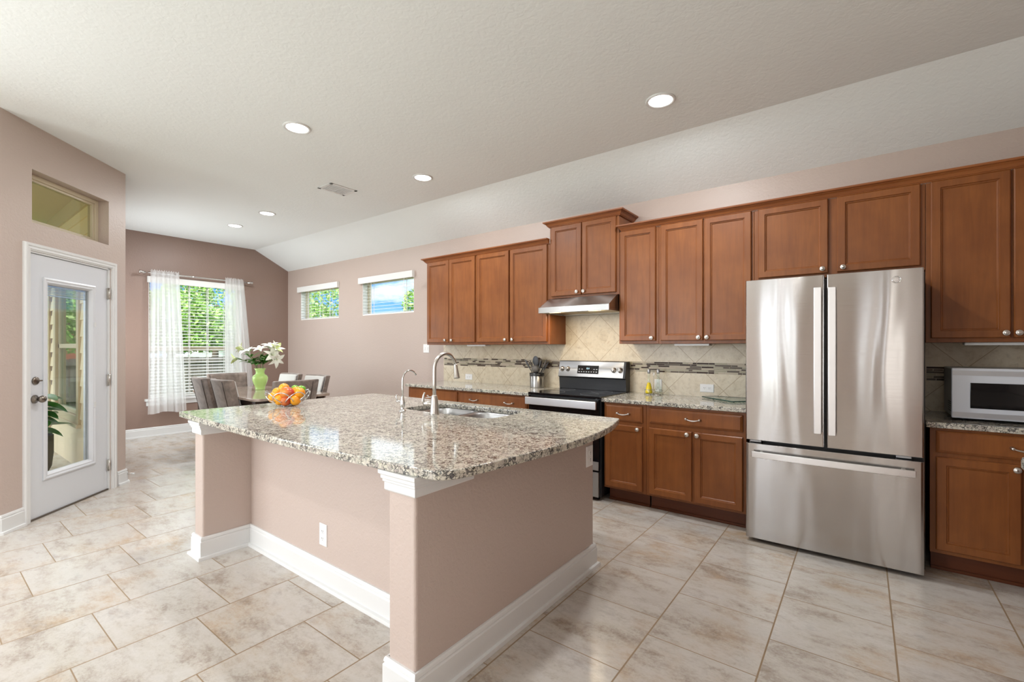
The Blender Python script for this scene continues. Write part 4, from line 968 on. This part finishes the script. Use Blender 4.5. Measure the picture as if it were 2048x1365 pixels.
obj('base_wires', MB().tube([(-1.575, 4.10, .882), (-1.44, 4.115, .882)], .0022, 6), M_CHROME, r)
r = thing('glass_cutting_board', (-.9, 4.0, .88), 'green-edged glass cutting board lying on the counter by the refrigerator', 'cutting board')
q = spline_round([(-1.09, 4.10), (-.80, 3.86), (-.62, 4.05), (-.66, 4.19), (-1.0, 4.19)], .015)
obj('glass_sheet', MB().loft([[(x, y, z) for x, y in q] for z in (.888, .893)], smooth=False), M_BOARD, r)
obj('dark_edge', MB().tube([(x, y, .8905) for x, y in q], .0042, 6, closed=True), M_BOARDE, r)
for x, y in ((-1.0, 4.12), (-.80, 3.92), (-.70, 4.12)): obj('foot', MB().lathe([(.006, .8795), (.006, .888)], (x, y, 0), 8), M_DARK, r)

# ------------------------------------------------------------------ dining set
TX0, TX1, TY0, TY1, TZ = -6.90, -5.08, 2.235, 3.115, .76
r = thing('dining_table', (-6.0, 2.68, 0), 'stone-topped dining table with rounded corners in the nook', 'table')
q = spline_round([(TX0, TY0), (TX1, TY0), (TX1, TY1), (TX0, TY1)], .09)
mb = MB(); mb.loft([[(x, y, z) for x, y in q] for z in (TZ - .03, TZ)], smooth=False)
obj('tabletop', mb, M_TABLE, r, bevel=.006, seg=3)
obj('apron', MB().box(TX0 + .12, TX1 - .12, TY0 + .07, TY0 + .10, TZ - .12, TZ - .031).box(TX0 + .12, TX1 - .12, TY1 - .10, TY1 - .07, TZ - .12, TZ - .031).box(TX0 + .12, TX0 + .15, TY0 + .1, TY1 - .1, TZ - .12, TZ - .031).box(TX1 - .15, TX1 - .12, TY0 + .1, TY1 - .1, TZ - .12, TZ - .031), M_DKWOOD, r)
for x in (TX0 + .14, TX1 - .14):
    for y in (TY0 + .08, TY1 - .08): obj('leg', MB().loft([[(x - s_, y - s_, z), (x + s_, y - s_, z), (x + s_, y + s_, z), (x - s_, y + s_, z)] for s_, z in ((.025, 0), (.04, TZ - .031))], smooth=False), M_DKWOOD, r, bevel=.003)
def make_chair():
    """faces +y, origin on floor below seat centre; back on the -y side"""
    r = thing('dining_chair', (0, 0, 0), '', 'chair', 'taupe suede dining chairs')
    def backsh(y0off, th, w0, w1, za, zb, nx=22, curve=.05, tilt=.11):
        rings = []
        for k in range(7):
            t_ = k / 6; z = za + (zb - za) * t_; w_ = w0 + (w1 - w0) * t_; fr_ = []; bk = []
            zz = z
            for i in range(nx + 1):
                u = -1 + 2 * i / nx; yb = -.215 - tilt * t_ + curve * u * u + y0off
                fr_.append((u * w_, yb + th, zz)); bk.append((u * w_ * 1.0, yb, zz))
            rings.append(fr_ + bk[::-1])
        return MB().loft(rings, smooth=False)
    bk = obj('backrest', backsh(0, .065, .225, .25, .44, .95), M_SUEDE, r, bevel=.014, seg=3)
    obj('inner_pad', backsh(.062, .022, .195, .222, .50, .935), M_PALE, bk, bevel=.008)
    sm = MB()
    for u in (-.62, .62):
        pts = []
        for k in range(7):
            t_ = k / 6; pts.append((u * (.225 + .025 * t_), -.215 - .11 * t_ + .05 * u * u - .001, .45 + .48 * t_))
        sm.tube(pts, .003, 6)
    obj('seam', sm, M_DKWOOD, bk)
    obj('seat', MB().box(-.24, .24, -.20, .25, .40, .49), M_PALE, r, bevel=.03, seg=4)
    obj('seat_frame', MB().box(-.235, .235, -.21, .235, .345, .41), M_SUEDE, r, bevel=.008)
    for x, y, dx, dy in ((-.2, .2, -.0, .01), (.2, .2, .0, .01), (-.2, -.18, -.01, -.04), (.2, -.18, .01, -.04)):
        obj('leg', MB().loft([[(x + dx * (1 - k) - s_, y + dy * (1 - k) - s_, z), (x + dx * (1 - k) + s_, y + dy * (1 - k) - s_, z), (x + dx * (1 - k) + s_, y + dy * (1 - k) + s_, z), (x + dx * (1 - k) - s_, y + dy * (1 - k) + s_, z)] for k, s_, z in ((0, .015, 0), (1, .022, .346))], smooth=False), M_DKWOOD, r, bevel=.002)
    return r
ch = make_chair()
place(copy_tree(ch), (-6.30, 2.40, 0), 0, 'taupe suede chair on the near left of the table, closer to the curtained window')
place(copy_tree(ch), (-5.72, 2.40, 0), 0, 'taupe suede chair showing its seamed back, closest to the island corner')
hch = copy_tree(ch)
for q_ in hch.children:
    for w_ in q_.children:
        if w_.name.startswith('inner_pad'): w_.data = w_.data.copy(); w_.data.materials[0] = M_SUEDE
place(hch, (-6.80, 2.72, 0), R(-90), 'taupe suede chair at the table head in front of the window')
place(copy_tree(ch), (-5.18, 2.60, 0), R(90), 'taupe suede chair with wide back directly behind the fruit bowl')
place(copy_tree(ch), (-6.28, 2.99, 0), R(180), 'pale-padded chair on the wall side of the table, just right of the vase')
place(ch, (-5.66, 3.02, 0), R(180), 'pale-padded chair on the wall side, farthest right at the table')

VC = (-6.24, 2.80)
r = thing('vase', (VC[0], VC[1], TZ), 'lime green glass vase on the dining table', 'vase')
P_ = [(.058, 0), (.060, .006), (.054, .016), (.064, .05), (.082, .10), (.092, .14), (.091, .165), (.078, .190), (.055, .205), (.050, .225), (.054, .255), (.070, .285), (.066, .285), (.048, .25), (.045, .225), (.046, .20)]
obj('glass_body', MB().lathe([(a, TZ + b * .97) for a, b in P_], (VC[0], VC[1], 0), 36, cap1=False), M_LIME, r)
RT = Vector((.7965, .6047, 0)); TW = Vector((.6047, -.7965, 0)); FF = 5.96
def petal(mb, base, ax, ang, ln, wd, curl, mi):
    ax = ax.normalized(); s_ = ax.orthogonal().normalized(); s_ = (Matrix.Rotation(ang, 3, ax) @ s_); t_ = ax.cross(s_)
    rows = []
    for k in range(8):
        u = k / 7; rr = .006 + ln * (.12 * u + .62 * u ** 2.0) * (1 + curl * .2 * u); h = ln * (.86 * u - .50 * curl * u ** 3.2)
        w_ = wd * (sin(pi * min(1, .12 + u * .88)) ** .7) * (1 if u < .99 else .1)
        c_ = base + ax * h + s_ * rr; rows.append([c_ - t_ * w_ + ax * .006 * (1 - u), c_, c_ + t_ * w_ + ax * .006 * (1 - u)])
    mb.loft([[tuple(p) for p in r_] for r_ in rows], mi, True, False, False, False)
def leafm(mb, base, d_, ln, wd, droop, mi=0):
    d_ = d_.normalized(); side = d_.cross(Vector((0, 0, 1)))
    if side.length < .1: side = Vector((1, 0, 0))
    side.normalize(); rows = []
    for k in range(9):
        u = k / 8; c_ = base + d_ * ln * u + Vector((0, 0, -droop * u * u)); w_ = wd * sin(pi * min(1, .06 + .94 * u)) ** .8 + .0005
        rows.append([c_ - side * w_ + Vector((0, 0, .15 * w_)), c_ + Vector((0, 0, -.25 * w_)), c_ + side * w_ + Vector((0, 0, .15 * w_))])
    mb.loft([[tuple(p) for p in r_] for r_ in rows], mi, True, False, False, False)
# blooms: (image px offset right, py) of bloom base, axis (right, up, toward)
LIL = [(500, 708, (-.3, 1, .4), 1.0, 'open white lily at upper left of the bouquet'), (527, 703, (.0, 1, .5), .85, 'small white lily in the centre of the bouquet'), (541, 699, (.05, 1, .3), 1.15, 'tall white lily at the top right of the bouquet'),
       (550, 701, (.9, .8, .3), 1.0, 'pale green-tinged lily at the upper right'), (546, 712, (.8, .25, .7), 1.1, 'white lily below the top right blooms'), (552, 718, (1, -.25, .6), 1.05, 'lowest right white lily with drooping petals'),
       (483, 699, (-1, .35, .1), .8, 'greenish half-open lily bud at the far upper left'), (481, 718, (-1, -.1, .2), .8, 'greenish lily drooping at the far left')]
rnd = random.Random(5)
for i, (px, py, ax, sc_, lb) in enumerate(LIL):
    off = (px - 520) * FF / 923; z = 1.31 - (py - 695) * FF / 923
    b_ = Vector((VC[0], VC[1], 0)) + RT * off + TW * rnd.uniform(-.05, .08); b_.z = z
    axv = RT * ax[0] + Vector((0, 0, ax[1])) + TW * ax[2]
    t_ = thing('lily', (b_.x, b_.y, b_.z), lb, 'flower', 'white lilies in the green vase')
    foot = Vector((VC[0] + (i % 3 - 1) * .018, VC[1] + (i % 2 - .5) * .03, TZ + .06)); mid = Vector((VC[0] + (b_.x - VC[0]) * .25, VC[1] + (b_.y - VC[1]) * .25, 1.09))
    pts = [foot, Vector((foot.x * .5 + mid.x * .5, foot.y * .5 + mid.y * .5, 1.0)), mid, mid * .45 + b_ * .55 + Vector((0, 0, .01)), b_]
    obj('stem', MB().tube(pts, .0032, 6), M_STEM, t_)
    mb = MB(); green = i in (6, 7, 3)
    for k in range(6): petal(mb, b_, axv, k * pi / 3 + i, .125 * sc_, .026 * sc_ * (1.15 if k % 2 else .85), (.9 if not green else .45) * (1 if k % 2 else 1.1), 1 if (green and k % 2) else 0)
    for k in range(3): mb.tube([b_, b_ + axv.normalized() * .06 + RT * .012 * (k - 1)], .0014, 4, 1)
    obj('petals', mb, [M_PETAL, M_PETALG], t_)
    lm = MB()
    for k in range(9):
        bb = mid * (1 - k * .09) + b_ * (k * .09) if k else mid; a = rnd.uniform(0, 2 * pi)
        leafm(lm, bb, Vector((cos(a), sin(a), rnd.uniform(.2, 1.1))), rnd.uniform(.10, .17), rnd.uniform(.014, .022), .05)
    obj('leaf', lm, M_LEAF, t_)

# ------------------------------------------------------------------ patio seen through the door
PATP = [(-9.4, -3.0), (-4.945, -3.0), (-4.945, .345), (-5.757, 1.155), (-9.4, 1.155)]
PATC = [(-9.4, -.6), (-4.945, -.6)] + PATP[2:]
struct('trim_patio', MB().loft([[(x, y, z) for x, y in PATP] for z in (-.14, -.02)], smooth=False), M_CONC)
mb = MB(); 
def laps(x0, x1, z0, z1, y):
    h = .178; k0 = int(z0 / h); z = k0 * h
    while z < z1:
        a, b = max(z, z0), min(z + h, z1)
        if b - a > .004:
            ya = y - .016 + .014 * ((a - z) / h); yb_ = y - .016 + .014 * ((b - z) / h)
            mb.loft([[(x, ya, a), (x, yb_, b), (x, y + .001, b), (x, y + .001, a)] for x in (x0, x1)], smooth=False)
        z += h
YS = 1.157; wx0, wx1, wz0, wz1 = -8.05, -6.70, .46, 2.22
laps(FX - .15, wx0, 0, 2.80, YS); laps(wx1, -5.765, 0, 2.80, YS); laps(wx0, wx1, 0, wz0, YS); laps(wx0, wx1, wz1, 2.80, YS)
struct('wall_siding', mb, M_SIDING)
r = thing('trim_1', (-7.4, YS, .5), None, None, kind='structure')
mb = MB(); rframe(mb, wx0, wx1, wz0, wz1, .10, YS - .03, YS); mb.box(wx0 - .03, wx1 + .03, YS - .05, YS, wz0 - .02, wz0 + .02)
mb.box(FX - .16, FX - .06, YS - .03, YS, 0, 2.62)  .box(FX - .16, -5.79, YS - .03, YS, 2.78, 2.95)
obj('corner_board', mb, M_SIDTRIM, r, bevel=.003)
r = thing('window_8', (-7.4, 1.2, .56), None, None, kind='structure')
mb = MB(); rframe(mb, NW[0], NW[1], NW[2], NW[3], .045, YS + .0, YS + .06); mb.box(NW[0], NW[1], YS, YS + .05, 1.30, 1.35)
obj('window_frame', mb, M_DOORF, r, bevel=.003)
obj('pane', MB().box(NW[0] + .045, NW[1] - .045, YS + .02, YS + .024, NW[2] + .045, NW[3] - .045), M_GLASSP, r)
mb = MB().loft([[(x, y, z) for x, y in PATC] for z in (2.95, 3.0)], smooth=False)
struct('ceiling_patio', mb, M_SOFFIT)
mb = MB()
for y in (.25,): mb.box(-9.4, -5.2, y, y + .008, 2.947, 2.9505)
struct('trim_2', mb, M_DARK)
r = thing('patio_post', (-9.2, -1.0, 0), 'beige square post of the patio seen through the door glass', 'post')
obj('shaft', MB().box(-9.3, -9.16, -.58, -.44, -.02, 2.95), M_SIDTRIM, r)
# potted fiddle-leaf plant
PX, PY = -6.87, .80
r = thing('potted_plant', (PX, PY, -.02), 'leafy plant in a tall grey pot outside the patio door', 'plant')
obj('pot', MB().lathe([(.08, -.02), (.12, -.01), (.15, .06), (.165, .20), (.165, .385), (.150, .385), (.15, .34), (.001, .34)], (PX, PY, 0), 28, cap1=False), M_POT, r)
obj('soil', MB().lathe([(.151, .35), (.001, .352)], (PX, PY, 0), 20), M_BARK, r)
obj('trunk', MB().tube([(PX, PY, .34), (PX + .02, PY, .5), (PX - .01, PY + .02, .66), (PX + .02, PY, .80)], .009, 8), M_BARK, r)
rnd = random.Random(12)
for k in range(30):
    a = k * 2.4; z = .42 + .013 * k; e_ = rnd.uniform(.05, .7)
    lm = MB(); leafm(lm, Vector((PX, PY, z)), Vector((cos(a), sin(a), e_)), rnd.uniform(.22, .34), rnd.uniform(.06, .095), rnd.uniform(.05, .14))
    obj('leaf', lm, M_FIG, r)

# ------------------------------------------------------------------ garden
struct('ground', MB().box(-60, 20, -40, 40, -.9, -.6), M_GRASS) if False else struct('trim_garden', MB().box(-60, 30, -40, 60, -.75, -.15), M_GRASS)
r = thing('wooden_fence', (-14, 4, -.15), 'weathered grey-brown plank fence behind the dining window', 'fence')
mb = MB(); y = -8
while y < 11:
    mb.box(-14.0 + random.uniform(-.006, .006), -13.98, y, y + .137, -.15, 1.05 + random.uniform(-.01, .01)); y += .143
obj('planks', mb, M_FENCE, r); obj('rail', MB().box(-13.98, -13.93, -8, 11, .9, .99).box(-13.98, -13.93, -8, 11, .1, .19), M_FENCE, r)
mb = MB(); x = -20
def tree(x, y, zb, blobs, label, n=3200, leaf=.11, seed=1):
    r_ = thing('tree', (x, y, -.15), label, 'tree', 'leafy trees beyond the fence')
    rg = np.random.default_rng(seed); V = []; F = []; MI = []
    for (cx, cy, cz, rx, ry, rz) in blobs:
        k = int(n / len(blobs)); d_ = rg.normal(size=(k, 3)); d_ /= np.linalg.norm(d_, axis=1)[:, None]; d_ *= (rg.uniform(.55, 1, (k, 1))) ** .6
        P = np.array([x + cx, y + cy, cz]) + d_ * np.array([rx, ry, rz])
        A = rg.normal(size=(k, 3)); A /= np.linalg.norm(A, axis=1)[:, None]; B = np.cross(A, rg.normal(size=(k, 3))); B /= np.linalg.norm(B, axis=1)[:, None]
        s_ = leaf * rg.uniform(.5, 1.2, (k, 1))
        b = len(V); Q = np.stack([P - A * s_, P - B * s_ * .45, P + A * s_, P + B * s_ * .45], 1).reshape(-1, 3); V += Q.tolist()
        F += [[b + 4 * i, b + 4 * i + 1, b + 4 * i + 2, b + 4 * i + 3] for i in range(k)]; MI += rg.choice(3, k, p=[.4, .4, .2]).tolist()
    mb = MB(); mb.v = [tuple(v) for v in V]; mb.f = F; mb.m = MI; mb.sm = [False] * len(F)
    obj('crown', mb, M_FOL, r_)
    tk = MB().tube([(x, y, -.15), (x + .1, y, zb * .6), (x, y + .1, zb + .8)], [.16, .12, .06], 8)
    for (cx, cy, cz, rx, ry, rz) in blobs: tk.tube([(x, y, zb * .7), (x + cx * .7, y + cy * .7, cz)], [.06, .02], 6)
    obj('trunk', tk, M_BARK, r_)
tree(-18.5, 5.4, 1.6, [(0, 0, 2.3, 1.3, 1.3, 1.0), (0, 1.0, 2.0, 1.2, 1.0, .8), (.2, -1.3, 2.2, 1.2, 1.2, .9), (0, .2, 1.6, 1.3, 2, .5)], 'bushy green tree behind the fence, in the middle of the dining window', 9000, .10, 1)
tree(-22.8, 8.3, 2.4, [(0, 0, 3.2, 1.5, 1.4, 1.3), (0, -1.0, 3.6, 1.1, .9, .8), (0, 1.2, 2.4, 1.2, 1.4, 1)], 'taller light tree behind the fence, at the right of the dining window', 6000, .10, 2)
tree(-20.2, 12.0, 2.2, [(0, 0, 3.1, 1.6, 1.6, 1.3), (.4, -1, 2.4, 1.3, 1.3, .9)], 'dense tree seen through the small window nearest the corner', 6000, .10, 3)
tree(-15.7, 12.6, 2.0, [(.3, 0, 2.3, .75, .7, .5), (.75, .4, 3.1, .5, .6, .7), (-.5, 0, 1.95, .6, .5, .3)], 'airy tree seen through the small window beside the cabinets', 2600, .10, 4)
tree(-17.6, .6, 1.6, [(0, 0, 2.0, 1.4, 1.6, 1.2), (0, -2.2, 2.4, 1.4, 1.6, 1.2)], 'green tree behind the left sheer curtain', 6000, .10, 6)
# parked car above the fence line
r = thing('parked_car', (-26, 9.9, -.15), 'white parked car just above the fence top', 'car')
sec = [(-2.1, .35), (-2.1, .85), (-1.3, 1.0), (-.75, 1.62), (.7, 1.66), (1.4, 1.12), (2.1, 1.0), (2.15, .35)]
o_ = (-26, 9.9, .0)
obj('body', MB().loft([[(o_[0] + x, o_[1] + u, z + .1) for u, z in sec] for x in (-.85, .85)], smooth=False), M_CARW, r, bevel=.05, seg=3)
obj('side_window', MB().loft([[(o_[0] + x, o_[1] + u, z + .1) for u, z in ((-1.15, 1.02), (-.68, 1.52), (.62, 1.56), (1.2, 1.1))] for x in (.852, .86)], smooth=False), M_CARG, r)
for u in (-1.35, 1.35): obj('wheel', MB().lathe([(.34, -.1), (.34, .1)], (o_[0] + .82, o_[1] + u, .19), 20, 'x'), M_DARK, r)
# neighbouring house wall glimpsed through the door glass
r = thing('neighbor_house', (-25, -2, -.15), 'red brick neighbouring house beyond the patio', 'house')
obj('wall', MB().box(-26, -23, -6, -.6, -.15, 2.6), M_RED, r); obj('roof', MB().loft([[(-26.4, y, 2.6), (-22.6, y, 2.6), (-24.5, y, 3.6)] for y in (-6.3, -.3)], smooth=False), M_ROOF, r)
